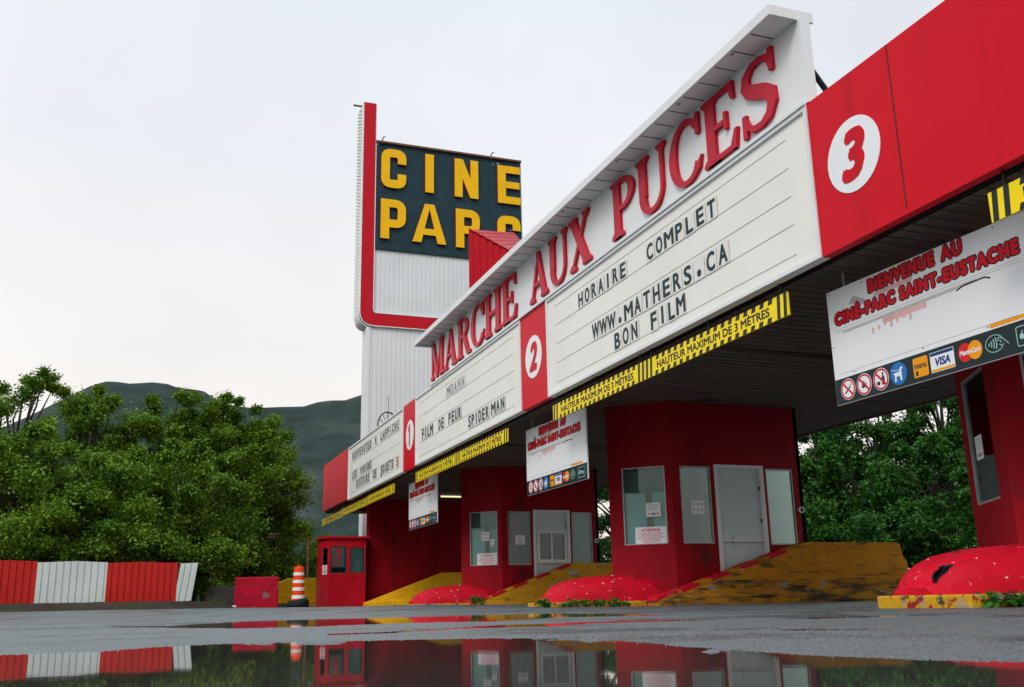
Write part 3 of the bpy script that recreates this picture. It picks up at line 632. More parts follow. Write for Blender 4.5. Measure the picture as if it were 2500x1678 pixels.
    s = MB(); s.prism(F, rounded([(1.14, .045), (1.10, .045), (1.10, .228), (1.285, .228), (1.285, .045), (1.14, .045)], .02), z0, z1, 0); s.text(F, 'interac', 1.115, 1.27, .125, .055, z1, z2, offset=.02, m=1); s.fbox(F, 1.125, 1.155, .06, .105, z1, z2, 1); s.build('card_logo', [M['orange_ink'], M['black']], t)
    s = MB(); s.fbox(F, 1.315, 1.60, .045, .228, z0, z1, 0); s.fbox(F, 1.32, 1.595, .195, .223, z1, z2, 1); s.fbox(F, 1.32, 1.595, .05, .072, z1, z2, 2); s.text(F, 'VISA', 1.375, 1.55, .097, .075, z1, z2, bold=.004, shear=.2, m=1); s.build('card_logo', [M['sign_white'], M['navy'], M['orange_ink']], t)
    s = MB(); s.disc(F, 1.725, .14, .078, .082, z0, z1, 0); s.disc(F, 1.835, .14, .078, .082, z0, z1 + .0004, 1); s.text(F, 'MasterCard', 1.665, 1.895, .118, .045, z2, z3, offset=.03, shear=.15, m=2); s.build('card_logo', [M['mc_red'], M['orange_ink'], M['sign_white']], t)
    s = MB(); s.ring(F, 2.045, .14, .098, .075, .006, z0, z1, 0, 36, 30, 345)
    for k in range(4): s.ring(F, 1.965 + k * .004, .14, .03 + k * .022, .03 + k * .022, .009, z0, z1 + .0002, 0, 10, -32, 32)
    s.ribbon(F, rounded([(2.19, .105), (2.14, .16), (2.09, .185), (2.085, .155), (2.12, .145), (2.09, .125), (2.12, .105)], .01), .006, z0, z1 + .0004, 0); s.build('card_logo', M['teal_ink'], t)
    s = MB(); P_ = rounded([(2.34, .055), (2.275, .055), (2.275, .215), (2.545, .215), (2.545, .055), (2.34, .055)], .02); s.ribbon(F, P_, .007, z0, z1, 0)
    s.disc(F, 2.325, .132, .022, .026, z0, z1 + .0002, 0, 16); s.ribbon(F, [(2.328, .162), (2.336, .178)], .01, z0, z1 + .0003, 0); s.text(F, 'Pay', 2.365, 2.505, .108, .058, z0, z1 + .0004, offset=.015, m=0); s.build('card_logo', M['teal_ink'], t)
    for a, b in ((.03, 1.17), (.55, 1.155), (1.1, 1.145), (1.65, 1.13), (2.2, 1.12), (.03, .60), (2.6, .60), (.3, .295), (1.25, .295), (2.0, .295)):
        s = MB(); s.disc(F, a, b, .008, .008, 0, .002, None, 8); s.build('screw', M['rust'], t)
welcome(8.09, 'largest looking welcome sign, hanging at the right edge in front of the nearest lane')
welcome(16.82, 'welcome sign hanging between the two window booths, middle in size')
welcome(25.33, 'smallest looking welcome sign hanging in front of the dark red building')

# ------------------------------------------------------------------ ticket booths
def wall(mb, P, Q, z0, z1, th, ops=()):
    d = Vector((Q[0] - P[0], Q[1] - P[1], 0)); L = d.length; F = Frame((P[0], P[1], 0), d, (0, 0, 1))
    xs = sorted({0, L, *[o[0] for o in ops], *[o[1] for o in ops]}); zs = sorted({z0, z1, *[o[2] for o in ops], *[o[3] for o in ops]})
    for a, b in zip(xs, xs[1:]):
        run = None
        for c, e in list(zip(zs, zs[1:])) + [(None, None)]:
            solid = c is not None and not any(o[0] - 1e-6 <= a and b <= o[1] + 1e-6 and o[2] - 1e-6 <= c and e <= o[3] + 1e-6 for o in ops)
            if solid: run = (run[0] if run else c, e)
            elif run: mb.fbox(F, a, b, run[0], run[1], -th, 0); run = None
    return F, L
def window(F, x0, x1, z0, z1, parent, board=None, name='window'):
    s = MB(); w = .022
    s.fbox(F, x0, x1, z0, z0 + w, -.05, -.008); s.fbox(F, x0, x1, z1 - w, z1, -.05, -.008); s.fbox(F, x0, x0 + w, z0 + w, z1 - w, -.05, -.008); s.fbox(F, x1 - w, x1, z0 + w, z1 - w, -.05, -.008)
    wn = s.build(name, M['dark_metal' if 'kiosk' in parent.name else 'grey_metal'], parent)
    s = MB(); s.fbox(F, x0 + w, x1 - w, z0 + w, z1 - w, -.034, -.028); s.build('pane', M['glass'], wn)
    if board:
        for (a, b, c, d, mt, dep) in board:
            s = MB(); s.fbox(F, x0 + w + a * (x1 - x0 - 2 * w), x0 + w + b * (x1 - x0 - 2 * w), c, d, -dep - .01, -dep); s.build('window_board', M[mt], wn)
    return wn
def notice(F, x0, x1, z0, z1, parent, kind):
    t0, t1, t2 = -.008, -.004, -.002
    s = MB()
    if kind == 'attention':
        t0, t1, t2 = .0, .004, .006
        s.prism(F, rounded([(x0 + .1, z0), (x0, z0), (x0, z1), (x1, z1), (x1, z0), (x0 + .1, z0)], .015), t0 - .004, t1, 0)
        w = x1 - x0; h = z1 - z0
        s.text(F, 'ATTENTION', x0 + w * .2, x1 - w * .2, z0 + h * .72, h * .17, t1, t2, offset=.03, m=1)
        for i, (ln, mg) in enumerate((('TOUTE REPRODUCTION OU UTILISATION', .10), ('DE MATERIEL PHOTOGRAPHIQUE', .16), ('POUR FINS DE CONTREBANDE EST INTERDITE.', .06), ('LES CONTREVENANTS SERONT', .18), ('PASSIBLES DE POURSUITE', .22))):
            s.text(F, ln, x0 + w * mg, x1 - w * mg, z0 + h * (.57 - .125 * i), h * .07, t1, t2, offset=.01, m=1)
    else:
        s.fbox(F, x0, x1, z0, z1, -.027, -.024, 0); t1, t2 = -.024, -.0232; w = x1 - x0; h = z1 - z0
        if kind == 'cards':
            for i in range(4): s.fbox(F, x0 + w * .14, x1 - w * (.12 + .05 * (i % 2)), z1 - h * (.16 + .13 * i), z1 - h * (.12 + .13 * i), t1, t2, 2)
            s.fbox(F, x0 + w * .12, x0 + w * .3, z0 + h * .12, z0 + h * .26, t1, t2, 3); s.fbox(F, x0 + w * .38, x0 + w * .64, z0 + h * .12, z0 + h * .26, t1, t2, 4); s.disc(F, x1 - w * .22, z0 + h * .2, w * .09, h * .09, t1, t2, 3, 16)
        else:
            for i in range(3):
                for j in range(2): s.disc(F, x0 + w * (.2 + .3 * i), z0 + h * (.32 + .42 * j), w * .085, h * .12, t1, t2, 2, 14)
    return s.build('notice', [M['paper'], M['sign_red'], M['grey_ink'], M['orange_ink'], M['blue']], parent)

def booth(cy, label, kind):
    x0 = 9.3; t = thing('ticket_booth', (x0, cy, 0), label, 'ticket booth', 'ticket booths under the canopy')
    tip, nr, br_, bf, fr = (7.43, cy), (8.2, cy - .78), (10.78, cy - .78), (10.78, cy + 1.15), (8.12, cy + 1.15)
    s = MB(); zt = 3.358; th = .07; doorw = (9.02 - 8.2, 9.995 - 8.2)
    Fn, Ln = wall(s, tip, nr, -.1, zt, th, [(.235, .985, 1.0, 2.28)])
    Fs, Ls = wall(s, nr, br_, -.1, zt, th, [(.165, .75, 1.0, 2.27), (doorw[0], doorw[1], .12, 2.31), (10.05 - 8.2, 10.60 - 8.2, .98, 2.265)])
    Fb, Lb = wall(s, br_, bf, -.1, zt, th); Fx, Lx = wall(s, bf, fr, -.1, zt, th, [(1.4, 2.3, 1.0, 2.27)])
    Ff, Lf = wall(s, fr, tip, -.1, zt, th, [(.16, 1.0, .98, 2.27)])
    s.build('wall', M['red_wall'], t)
    s = MB(); s.box(8.3, 10.66, cy - .6, cy + 1.0, .95, .98); s.prism(WORLD, [(8.3, cy - .66), (10.68, cy - .66), (10.68, cy + 1.05), (8.22, cy + 1.05), (7.62, cy)], .0, .1)
    s.prism(WORLD, [(8.25, cy - .66), (10.68, cy - .66), (10.68, cy + 1.05), (8.2, cy + 1.05), (7.58, cy)], 2.75, 2.8)
    s.build('interior', M['interior'], t)
    w = window(Fn, .235, .985, 1.0, 2.28, t, [(0, 1, 1.02, 1.85, 'window_board', .10), (-.26, 1, 1.85, 2.26, 'interior', .28), (.50, .66, 1.25, 2.0, 'dark_metal', .085)])
    notice(Fn, .43, .965, 1.012, 1.285, w, 'attention')
    if kind == 'far':
        notice(Fn, .54, .76, 1.58, 1.80, w, 'icons'); notice(Fn, .78, .90, 1.45, 1.62, w, 'cards'); notice(Fn, .30, .34, 1.3, 1.31, w, 'cards')
    else: notice(Fn, .63, .88, 1.45, 1.68, w, 'cards')
    w = window(Fs, .165, .75, 1.0, 2.27, t, [(.78, .86, 1.05, 2.0, 'dark_metal', .12)])
    notice(Fs, .36, .61, 1.48, 1.70, w, 'icons' if kind != 'far' else 'cards')
    window(Fs, 10.05 - 8.2, 10.60 - 8.2, .98, 2.265, t, [(.12, .92, 1.0, 2.25, 'film', .06)])
    window(Ff, .16, 1.0, .98, 2.27, t); window(Fx, 1.4, 2.3, 1.0, 2.27, t)
    if kind == 'near': notice(Ff, .32, .56, 1.42, 1.66, t, 'cards')
    # service door
    a, b = doorw; s = MB(); s.fbox(Fs, a, a + .07, .12, 2.31, -.06, .015); s.fbox(Fs, b - .07, b, .12, 2.31, -.06, .015); s.fbox(Fs, a + .07, b - .07, 2.25, 2.31, -.06, .015)
    d = s.build('door_frame', M['white_trim'], t)
    s = MB(); zlo, zhi = (1.10, 1.78)
    if kind == 'far':
        s.fbox(Fs, a + .07, b - .07, zhi, 2.25, -.05, -.03); s.fbox(Fs, a + .07, a + .14, zlo, zhi, -.05, -.03); s.fbox(Fs, b - .13, b - .07, zlo, zhi, -.05, -.03); s.fbox(Fs, a + .07, b - .07, 1.055, zlo, -.05, -.03)
    else: s.fbox(Fs, a + .07, b - .07, 1.055, 2.25, -.05, -.03)
    s.fbox(Fs, a + .07, b - .07, .12, 1.03, -.05, -.036)
    dr = s.build('door', M['door_white'], t)
    s = MB(); s.fbox(Fs, a + .07, b - .07, 1.03, 1.055, -.05, .03); s.build('ledge', M['white_trim'], dr)
    for zz in (1.35, 1.9, .5):
        s = MB(); s.fbox(Fs, b - .10, b - .07, zz, zz + .06, -.03, -.018); s.build('hinge', M['dark_metal'], dr)
    if kind == 'far':
        s = MB(); s.fbox(Fs, a + .10, b - .08, zlo - .04, zlo + .02, -.03, .01); s.fbox(Fs, a + .10, b - .08, zhi - .03, zhi + .02, -.03, -.01); s.fbox(Fs, a + .10, a + .17, zlo + .02, zhi - .03, -.03, -.01); s.fbox(Fs, b - .15, b - .08, zlo + .02, zhi - .03, -.03, -.01); s.fbox(Fs, (a + b) / 2 - .02, (a + b) / 2 + .02, zlo + .02, zhi - .03, -.035, -.012)
        wn = s.build('door_window', M['white_trim'], t); s = MB(); s.fbox(Fs, a + .14, b - .12, zlo, zhi, -.044, -.04); s.build('pane', M['glass'], wn)
    s = MB(); Fh = Frame((10.70, cy - .78, 1.57), (1, 0, 0), (0, 0, 1)); s.ring(Fh, 0, 0, .055, .055, .018, 0, .05, None, 20); s.disc(Fh, 0, 0, .038, .038, 0, .012, 1, 20); s.build('speaker_horn', [M['white_trim'], M['black']], t)
booth(15.15, 'dark red ticket booth with a blank white door, behind the chipped red island nose', 'mid')
booth(23.43, 'dark red ticket booth whose white door has a small two-pane window', 'far')
booth(6.87, 'red ticket booth cut off by the right photo edge, only one tall window showing', 'near')

def build_hall():
    t = thing('ticket_hall', (9.5, 31.8, 0), 'long plain dark red building at the far end of the canopy', 'building')
    s = MB(); Fh, _ = wall(s, (6.72, 30.92), (12.4, 30.92), -.1, 3.358, .1); wall(s, (7.55, 33.6), (6.72, 30.92), -.1, 3.358, .1); wall(s, (12.4, 30.92), (12.4, 33.6), -.1, 3.358, .1); wall(s, (12.4, 33.6), (7.55, 33.6), -.1, 3.358, .1)
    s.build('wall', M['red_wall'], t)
    s = MB(); s.fbox(Fh, 1.0, 5.2, 1.70, 1.715, 0, .006); s.fbox(Fh, 2.9, 2.912, -.1, 1.70, 0, .006); s.build('panel_seam', M['seam'], t)
build_hall()

def build_kiosk():
    t = thing('cashier_kiosk', (6.0, 31, .1), 'small red cashier kiosk with two windows beside the striped barrel', 'kiosk')
    a, b, c = (5.30, 30.95), (5.48, 30.50), (6.66, 30.50); s = MB()
    F1_, _ = wall(s, a, b, -.1, 2.13, .05, [(.10, .40, 1.05, 1.86)]); F2_, _ = wall(s, b, c, -.1, 2.13, .05, [(.05, .54, 1.09, 1.89), (.64, 1.08, 1.10, 1.86)]); wall(s, c, (6.66, 31.6), -.1, 2.13, .05); wall(s, (6.66, 31.6), (5.30, 31.6), -.1, 2.13, .05); wall(s, (5.30, 31.6), a, -.1, 2.13, .05)
    s.build('wall', M['red_metal'], t)
    s = MB(); s.prism(WORLD, [(5.22, 31.65), (5.22, 30.92), (5.44, 30.42), (6.70, 30.42), (6.70, 31.65)], 2.13, 2.19); s.build('roof', M['red_metal'], t)
    s = MB(); s.box(5.36, 6.58, 31.2, 31.24, .9, 2.1); s.box(5.5, 6.6, 30.62, 31.2, .92, .95); s.build('interior', M['window_board'], t)
    w = window(F1_, .10, .40, 1.05, 1.86, t); notice(F1_, .12, .38, 1.06, 1.34, w, 'attention')
    w = window(F2_, .05, .54, 1.09, 1.89, t, [(.02, .8, 1.10, 1.27, 'dark_metal', .05), (.05, .95, 1.27, 1.87, 'door_white', .045)])  # pale board added behind the glass, imitating grey sky reflected in it
    s = MB()
    for i in range(4): s.fbox(F2_, .10, .44 - .03 * (i % 2), 1.36 + i * .07, 1.375 + i * .07, -.027, -.025)
    s.fbox(F2_, .26, .33, 1.60, 1.82, -.027, -.025); s.fbox(F2_, .16, .42, 1.76, 1.79, -.027, -.0245); s.build('window_lettering', M['sign_red'], w)
    window(F2_, .64, 1.08, 1.10, 1.86, t, [(.03, .97, 1.1, 1.85, 'door_white', .055), (.35, .75, 1.1, 1.5, 'sign_white', .04)])  # pale boards here too stand in for sky reflected in the pane
    s = MB(); s.fbox(F2_, .66, .86, .98, 1.0, 0, .02); s.build('shelf', M['red_metal'], t)
build_kiosk()

# ------------------------------------------------------------------ islands: red noses, kerbs, ochre barriers
def nose(cy, label, hole=False, z0=.0):
    t = thing('island_nose', (7.3, cy, z0), label, 'island nose', 'red rounded noses of the lane islands')
    HX, HA, holes = 6.33, 1.18, set()
    nu, nv = 130, 64; x0_, x1_ = 6.17, 8.62; V = []; F = []
    prof = [(0, .17), (.012, .20), (.04, .215), (.06, .30), (.10, .37), (.18, .44), (.30, .49), (.46, .525), (.6, .51), (.75, .44), (.88, .35), (1.0, .24)]
    wid = [(0, .24), (.03, .30), (.15, .44), (.4, .60), (.7, .72), (1, .78)]
    for i in range(nu + 1):
        u = i / nu; x = lerp(x0_, x1_, u); H = np.interp(u, [p[0] for p in prof], [p[1] for p in prof]); Wd = np.interp(u, [p[0] for p in wid], [p[1] for p in wid])
        for j in range(nv + 1):
            a = math.pi * j / nv; c, s_ = math.cos(a), math.sin(a)
            yy = cy - Wd * (abs(c) ** .55) * (1 if c > 0 else -1); zz = z0 + .02 + (H - .02) * (abs(s_) ** .62)
            xx = x + .006 * math.sin(9 * u + 4 * a)
            if hole:
                d = math.hypot((x - HX) / .085, (a - HA) / .20) + .12 * math.sin(5 * math.atan2(a - HA, (x - HX) * 3))
                if d < 1: k = (1 - d * d); zz -= .03 * k; yy += .10 * k; xx += .05 * k; holes.add((i, j))
            V.append((xx, yy, zz + .006 * math.sin(13 * a + 17 * u)))
    for i in range(nu):
        for j in range(nv):
            q = i * (nv + 1) + j; F.append((q, q + 1, q + nv + 2, q + nv + 1))
    s = MB(); s.add(V, F, 0, True); s.M = [1 if (f // nv, f % nv) in holes else 0 for f in range(len(F))]; s.add(V[:nv + 1], [tuple(range(nv, -1, -1))], 0); s.build('nose', [M['red_curb'], M['rubber']], t)  # black faces in the shallow dent paint the darkness inside the hole
    s = MB(); s.fbox(Frame((0, 0, 0), (1, 0, 0), (0, 1, 0)), 6.0, 8.55, cy - .80, cy + .25, z0 - .15, z0 + .108); s.build('kerb', M['kerb'], t, bevel=.015)
nose(15.15, 'red rounded island nose with white chipped paint, in front of the blank door booth')
nose(23.43, 'smaller looking red rounded island nose in front of the farther window booth', z0=.03)
nose(6.87, 'red island nose with a broken hole, on a worn yellow kerb at the right edge', hole=True)

def barrier(x_tip, x_k, x_e, y0, z0, label, stripes=True, clean=False, top='ochre', foot='ochre_foot'):
    t = thing('ramped_barrier', ((x_tip + x_e) / 2, y0 + .2, z0), label, 'traffic barrier', 'ochre ramped barriers of the islands')
    P = [(x_tip, 0), (x_tip, .13), (x_tip + .36, .245), (x_k, 1.0), (x_e - .17, 1.0), (x_e - .11, .96), (x_e - .06, .74), (x_e, .70), (x_e + .02, .5), (x_e - .10, .42), (x_e - .12, 0)]
    Fr = Frame((0, y0, z0), (1, 0, 0), (0, 0, 1)); s = MB()
    n = len(P)
    s.prism(Fr, [(p[0], p[1]) for p in P], -.34, 0)
    # flared foot
    lo = lambda x: np.interp(x, [x_tip, x_tip + .36, x_k], [.13, .245, 1.0]) * .9
    q = [(x_tip + .02, 0), (x_tip + .02, .10), (x_tip + .40, .19), (x_tip + 1.1, .40), (x_e - .14, .42), (x_e - .14, 0)]
    s.prism(Fr, q, .001, .055, 1); s.prism(Fr, [(x_tip + .3, 0), (x_tip + .3, .14), (x_tip + .9, .185), (x_e - .16, .19), (x_e - .16, 0)], .056, .10, 1)
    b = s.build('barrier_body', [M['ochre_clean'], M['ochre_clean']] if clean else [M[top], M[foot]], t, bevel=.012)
    if stripes:
        x = x_tip + .42; k = 0; slope = (1.0 - .245) / (x_k - x_tip - .36)
        while x < x_k - .2:
            l = .34; a, e = x, min(x + l, x_k - .02); za, ze = .245 + (a - x_tip - .36) * slope, .245 + (e - x_tip - .36) * slope
            s = MB(); s.prism(Fr, [(a, za - .045), (e, ze - .045), (e, ze + .006), (a, za + .006)], -.345, .004); s.build('red_stripe', M['red_curb'], t); x += .56; k += 1
        s = MB(); s.prism(Fr, [(x_tip - .03, .10), (x_tip + .36, .22), (x_tip + .36, .255), (x_tip, .16)], -.345, .004); s.build('red_stripe', M['red_curb'], t)
    return t
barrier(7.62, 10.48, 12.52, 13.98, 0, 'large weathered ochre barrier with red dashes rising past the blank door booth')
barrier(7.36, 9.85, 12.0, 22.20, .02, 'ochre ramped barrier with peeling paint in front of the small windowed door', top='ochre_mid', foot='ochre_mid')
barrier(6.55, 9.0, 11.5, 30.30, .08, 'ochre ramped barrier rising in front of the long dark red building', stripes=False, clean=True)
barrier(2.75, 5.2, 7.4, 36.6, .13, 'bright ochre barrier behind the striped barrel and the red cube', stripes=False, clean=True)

# ------------------------------------------------------------------ red block, barrel, fence, gantry, low wall
def rot_frame(c, deg):
    a = R(deg); return Frame(c, (math.cos(a), math.sin(a), 0), (-math.sin(a), math.cos(a), 0))
def build_block():
    z = gz(2.85, 25.9) - .02; F = rot_frame((2.33, 25.75, 0), -6); s = MB(); s.fbox(F, 0, 1.05, 0, .75, z, z + .76)
    o = s.build('concrete_block', M['red_block'], None, bevel=.03)
    tag(o, 'red painted concrete cube with grey chips standing left of the striped barrel', 'concrete block')
    m = o.modifiers.new('sub', 'SUBSURF'); m.subdivision_type = 'SIMPLE'; m.levels = 4; m.render_levels = 4
    tx = bpy.data.textures.new('rough', 'CLOUDS'); tx.noise_scale = .12; d = o.modifiers.new('disp', 'DISPLACE'); d.texture = tx; d.strength = .02; d.mid_level = .5; d.texture_coords = 'GLOBAL'
    s = MB(); s.lathe((2.30, 25.55, gz(2.3, 25.55) - .01), [(.0, 0), (.07, .0), (.085, .03), (.06, .06), (.02, .07)], 10); tag(s.build('stone', M['stone']), 'small white stone at the left foot of the red cube', 'stone')
build_block()
def build_barrel():
    x, y = 3.87, 25.7; z = gz(x, y) - .01; t = thing('traffic_barrel', (x, y, z), 'orange and white striped traffic barrel on a black rubber base', 'traffic barrel')
    s = MB(); s.lathe((x, y, z), [(.165, .16), (.15, .40), (.135, .80), (.13, .96), (.125, .985), (.10, .99), (.09, 1.0)], 28); b = s.build('barrel', M['orange'], t)
    for z0_, z1_ in ((.22, .305), (.415, .495), (.60, .675), (.785, .86)):
        r = lambda q: float(np.interp(q, [.16, .40, .80, .96], [.165, .15, .135, .13])) + .004
        s = MB(); s.lathe((x, y, z), [(r(z0_), z0_), (r(z1_), z1_)], 28); s.build('reflective_band', M['reflect'], t)
    s = MB(); s.lathe((x, y, z), [(.22, .0), (.265, .02), (.275, .09), (.26, .16), (.21, .205), (.15, .21)], 24); s.V = [(v[0], v[1], v[2] + .028 * math.sin((v[0] - x) * 9) * ((v[2] - z) > .05)) for v in s.V]; s.build('rubber_base', M['rubber'], t)
    s = MB(); s.tube([(x - .04, y, z + .99), (x - .04, y, z + 1.03), (x + .04, y, z + 1.03), (x + .04, y, z + .99)], .012, 6); s.build('handle', M['orange'], t)
build_barrel()
def build_fence():
    t = thing('corrugated_fence', (-2, 22, .3), 'low corrugated metal fence painted in red and white blocks below the trees', 'fence')
    k = 22 / 25; A = Vector((-5.2, 21.75, 0)); B = Vector((1.20, 22.25, 0)); d = (B - A); L = d.length; F = Frame(A, d, (0, 0, 1))
    xs = lambda X: (X - A.x) / d.x * L
    cuts = [0, xs(-3.2 - .6), xs(-2.06 * k), xs(-.60 * k), xs(.95 * k), xs(1.34 * k)]
    cols = ['fence_white', 'fence_red', 'fence_white', 'fence_red', 'fence_white']
    for i in range(5):
        a, b = cuts[i], cuts[i + 1]; top = lerp(1.125, 1.06, (a / L)); bot = .29; P = []; x = a; pit = .128
        while x < b - 1e-3:
            for dx, dz in ((0, 0), (.082, 0), (.092, -.022), (.118, -.022), (.128, 0)):
                if x + dx <= b: P.append((x + dx, dz))
            x += pit
        if P[-1][0] < b - 1e-3: P.append((b, 0))
        P = [p for j, p in enumerate(P) if j == 0 or p[0] > P[j - 1][0] + 1e-5]
        lean = .10 if i == 4 else 0
        V = []; Fc = []
        for px, dz in P:
            j = .01 * math.sin(px * 5); V += [tuple(F.p(px - lean * .4, bot + j * .5, dz)), tuple(F.p(px + lean * .6, top + j, dz - .05 * lean))]
        for q in range(len(P) - 1): Fc.append((2 * q, 2 * q + 2, 2 * q + 3, 2 * q + 1))
        s = MB(); s.add(V, Fc)
        o = s.build('fence_panel', M[cols[i]], t); so = o.modifiers.new('solid', 'SOLIDIFY'); so.thickness = .006
    for px in (.05, 1.6, 3.1, 4.6, 6.1):
        s = MB(); s.tube([F.p(px, .0, -.06), F.p(px, 1.0, -.06)], .035, 8); s.build('post', M['rust'], t)
build_fence()
def build_gantry():
    t = thing('pipe_gantry', (4.4, 38.6, .2), 'rusty pipe height frame standing among the bushes left of the kiosk', 'height frame')
    s = MB(); s.tube([(6.10, 38.4, 0), (6.10, 38.4, 2.78)], .045, 8); s.build('post', M['rust'], t)
    s = MB(); s.tube([(2.4, 38.8, 0), (2.4, 38.8, 2.78)], .045, 8); s.build('post', M['rust'], t)
    s = MB(); s.tube([(2.3, 38.8, 2.78), (6.2, 38.4, 2.80)], .04, 8); s.build('crossbar', M['rust'], t)
build_gantry()
s = MB(); F = rot_frame((1.75, 27.6, 0), -4); s.fbox(F, 0, 1.6, 0, .35, .05, .68); tag(s.build('concrete_barrier', M['concrete'], None, bevel=.03), 'low bare grey concrete block half hidden behind the red cube', 'concrete block')

# ------------------------------------------------------------------ sign tower
CG = {
 'C': lambda w: [ribbon_poly(rounded([(w - .105, .63), (w - .105, .895), (.105, .895), (.105, .105), (w - .105, .105), (w - .105, .37)], .13), .21)],
 'I': lambda w: [rect(0, w, 0, 1)],
 'N': lambda w: [rect(0, .2, 0, 1), rect(w - .2, w, 0, 1), [(0, 1), (.21, 1), (w, 0), (w - .21, 0)]],
 'E': lambda w: [rect(0, .21, 0, 1), rect(.2, w, 0, .19), rect(.2, w, .81, 1), rect(.2, w - .02, .41, .585)],
 'P': lambda w: [rect(0, .21, 0, 1), ribbon_poly(rounded([(.1, .9), (w - .105, .9), (w - .105, .39), (.1, .39)], .16), .20)],
 'A': lambda w: [[(0, 0), (.22, 0), (w * .5 + .02, .97), (w * .5 + .06, 1), (w * .36, 1)], [(w, 0), (w - .22, 0), (w * .5 - .02, .97), (w * .5 - .06, 1), (w * .64, 1)], rect(.2, w - .2, .2, .36)],
 'R': lambda w: [rect(0, .21, 0, 1), ribbon_poly(rounded([(.1, .9), (w - .105, .9), (w - .105, .47), (.1, .47)], .16), .20), [(w - .23, 0), (w, 0), (w - .01, .36), (w - .07, .45), (w - .24, .45)]],
}
def corr(mb, F, x0, x1, z0, z1, pitch=.19, dep=.025):
    P = []; x = x0
    while x < x1:
        for dx, dz in ((0, 0), (.62, 0), (.70, -1), (.92, -1), (1.0, 0)):
            q = x + dx * pitch
            if q <= x1 and (not P or q > P[-1][0] + 1e-5): P.append((q, dz * dep))
        x += pitch
    if P[-1][0] < x1 - 1e-4: P.append((x1, 0))
    V = []; Fc = []
    for px, dz in P: V += [F.p(px, z0, dz), F.p(px, z1, dz)]
    for q in range(len(P) - 1): Fc.append((2 * q, 2 * q + 2, 2 * q + 3, 2 * q + 1))
    mb.add(V, Fc)
def build_tower():
    Y = 37.0; t = thing('sign_tower', (11, Y + .5, 0), 'tall white drive-in tower sign with red border and dark CINE PARC board', 'tower sign')
    F = face_y(Y, 0)
    s = MB(); s.box(7.95, 14.6, Y + .10, Y + .74, -.1, 20.3 - 9.6); s.box(8.0, 14.6, Y + .06, Y + .80, 10.70, 18.9); s.build('core', M['white_metal'], t)
    s = MB(); corr(s, face_y(Y + .035, 0), 8.02, 14.6, 0, 10.78, .19, .014); corr(s, Frame((7.89, Y + .80, 0), (0, -1, 0), (0, 0, 1)), 0, .74, 0, 10.78); s.build('lower_cladding', M['white_metal'], t)
    s = MB(); s.box(7.86, 8.02, Y + .0, Y + .055, 0, 10.78); s.build('corner_trim', M['white_trim'], t)
    s = MB(); corr(s, face_y(Y + .0, 0), 8.10, 14.6, 11.38, 14.12, .19, .014); s.build('upper_cladding', M['white_metal'], t)
    # red J-shaped border
    pts = rounded([(7.85, 20.50), (7.85, 11.08), (14.7, 11.08)], .42, 6); s = MB(); s.prism(F, ribbon_poly(pts, .52), -.85, .06); 
    b = s.build('border', M['red_metal'], t)
    s = MB()
    inn = ribbon_poly(rounded([(8.125, 20.50), (8.125, 11.355), (14.7, 11.355)], .16, 5), .03); s.prism(F, inn, .02, .075)
    out = ribbon_poly(rounded([(7.585, 20.50), (7.585, 10.815), (14.7, 10.815)], .60, 7), .03); s.prism(F, out, -.86, .07)
    s.build('edge_trim', M['white_trim'], t)
    # bulb strip along the outer edge
    s = MB(); op = rounded([(7.555, 20.45), (7.555, 10.785), (8.6, 10.785)], .62, 10); s.prism(F, ribbon_poly(op, .03), -.82, -.0); bs = s.build('bulb_strip', M['white_paint'], t)
    s = MB(); n = 0
    for k in range(62):
        z = 20.3 - k * .148
        for j, dy in enumerate((.10, .27, .44, .61, .76)):
            zz = z - (.07 if j % 2 else 0); s.add([(7.54, Y + dy - .03, zz - .03), (7.54, Y + dy + .03, zz - .03), (7.54, Y + dy + .03, zz + .03), (7.54, Y + dy - .03, zz + .03), (7.47, Y + dy, zz)], [(0, 1, 4), (1, 2, 4), (2, 3, 4), (3, 0, 4)])
    o = s.build('bulbs', M['grey_line'], bs); o['kind'] = 'stuff'
    s = MB(); s.box(7.18, 7.66, Y + .1, Y + .16, 20.34, 20.40); s.build('top_bracket', M['rust'], t)
    # dark board with panels and letters
    s = MB(); s.fbox(F, 8.115, 14.52, 14.12, 18.72, -.30, .05); bd = s.build('board', M['teal_board'], t)
    s = MB()
    for x in (9.62, 13.05, 11.4): s.fbox(F, x, x + .012, 14.14, 18.70, .05, .054)
    s.fbox(F, 8.13, 14.5, 16.5, 16.512, .05, .0545); s.build('board_seam', M['black'], bd)
    s = MB(); s.fbox(F, 8.115, 14.55, 18.72, 18.80, -.32, .16); s.build('board_rail', M['rust'], t)
    for x in (8.36, 13.15):
        s = MB(); s.tube([F.p(x, 18.66, .17), F.p(x, 18.88, .17), F.p(x + .06, 18.96, .17), F.p(x + .12, 18.99, .17)], .025, 6); s.build('rail_hook', M['rust'], t)
    s = MB(); s.fbox(F, 8.115, 14.52, 14.04, 14.12, -.02, .07); s.build('board_sill', M['black'], t)
    for ch, x0, x1, z0, h in (('C', 8.335, 9.39, 16.74, 1.73), ('I', 10.21, 10.58, 16.74, 1.73), ('N', 11.495, 12.545, 16.72, 1.74), ('E', 13.43, 14.46, 16.69, 1.75), ('P', 8.34, 9.40, 14.50, 1.72), ('A', 9.67, 11.12, 14.50, 1.71), ('R', 11.535, 12.60, 14.46, 1.72), ('C', 13.38, 14.43, 14.40, 1.72)):
        s = MB(); w = (x1 - x0) / h
        for i, poly in enumerate(CG[ch](w)): s.prism(F, [(x0 + p[0] * h, z0 + p[1] * h) for p in poly], .06, .17 + i * .002, 0, 1)
        s.build('letter', [M['yellow_letter'], M['letter_side']], t)
build_tower()
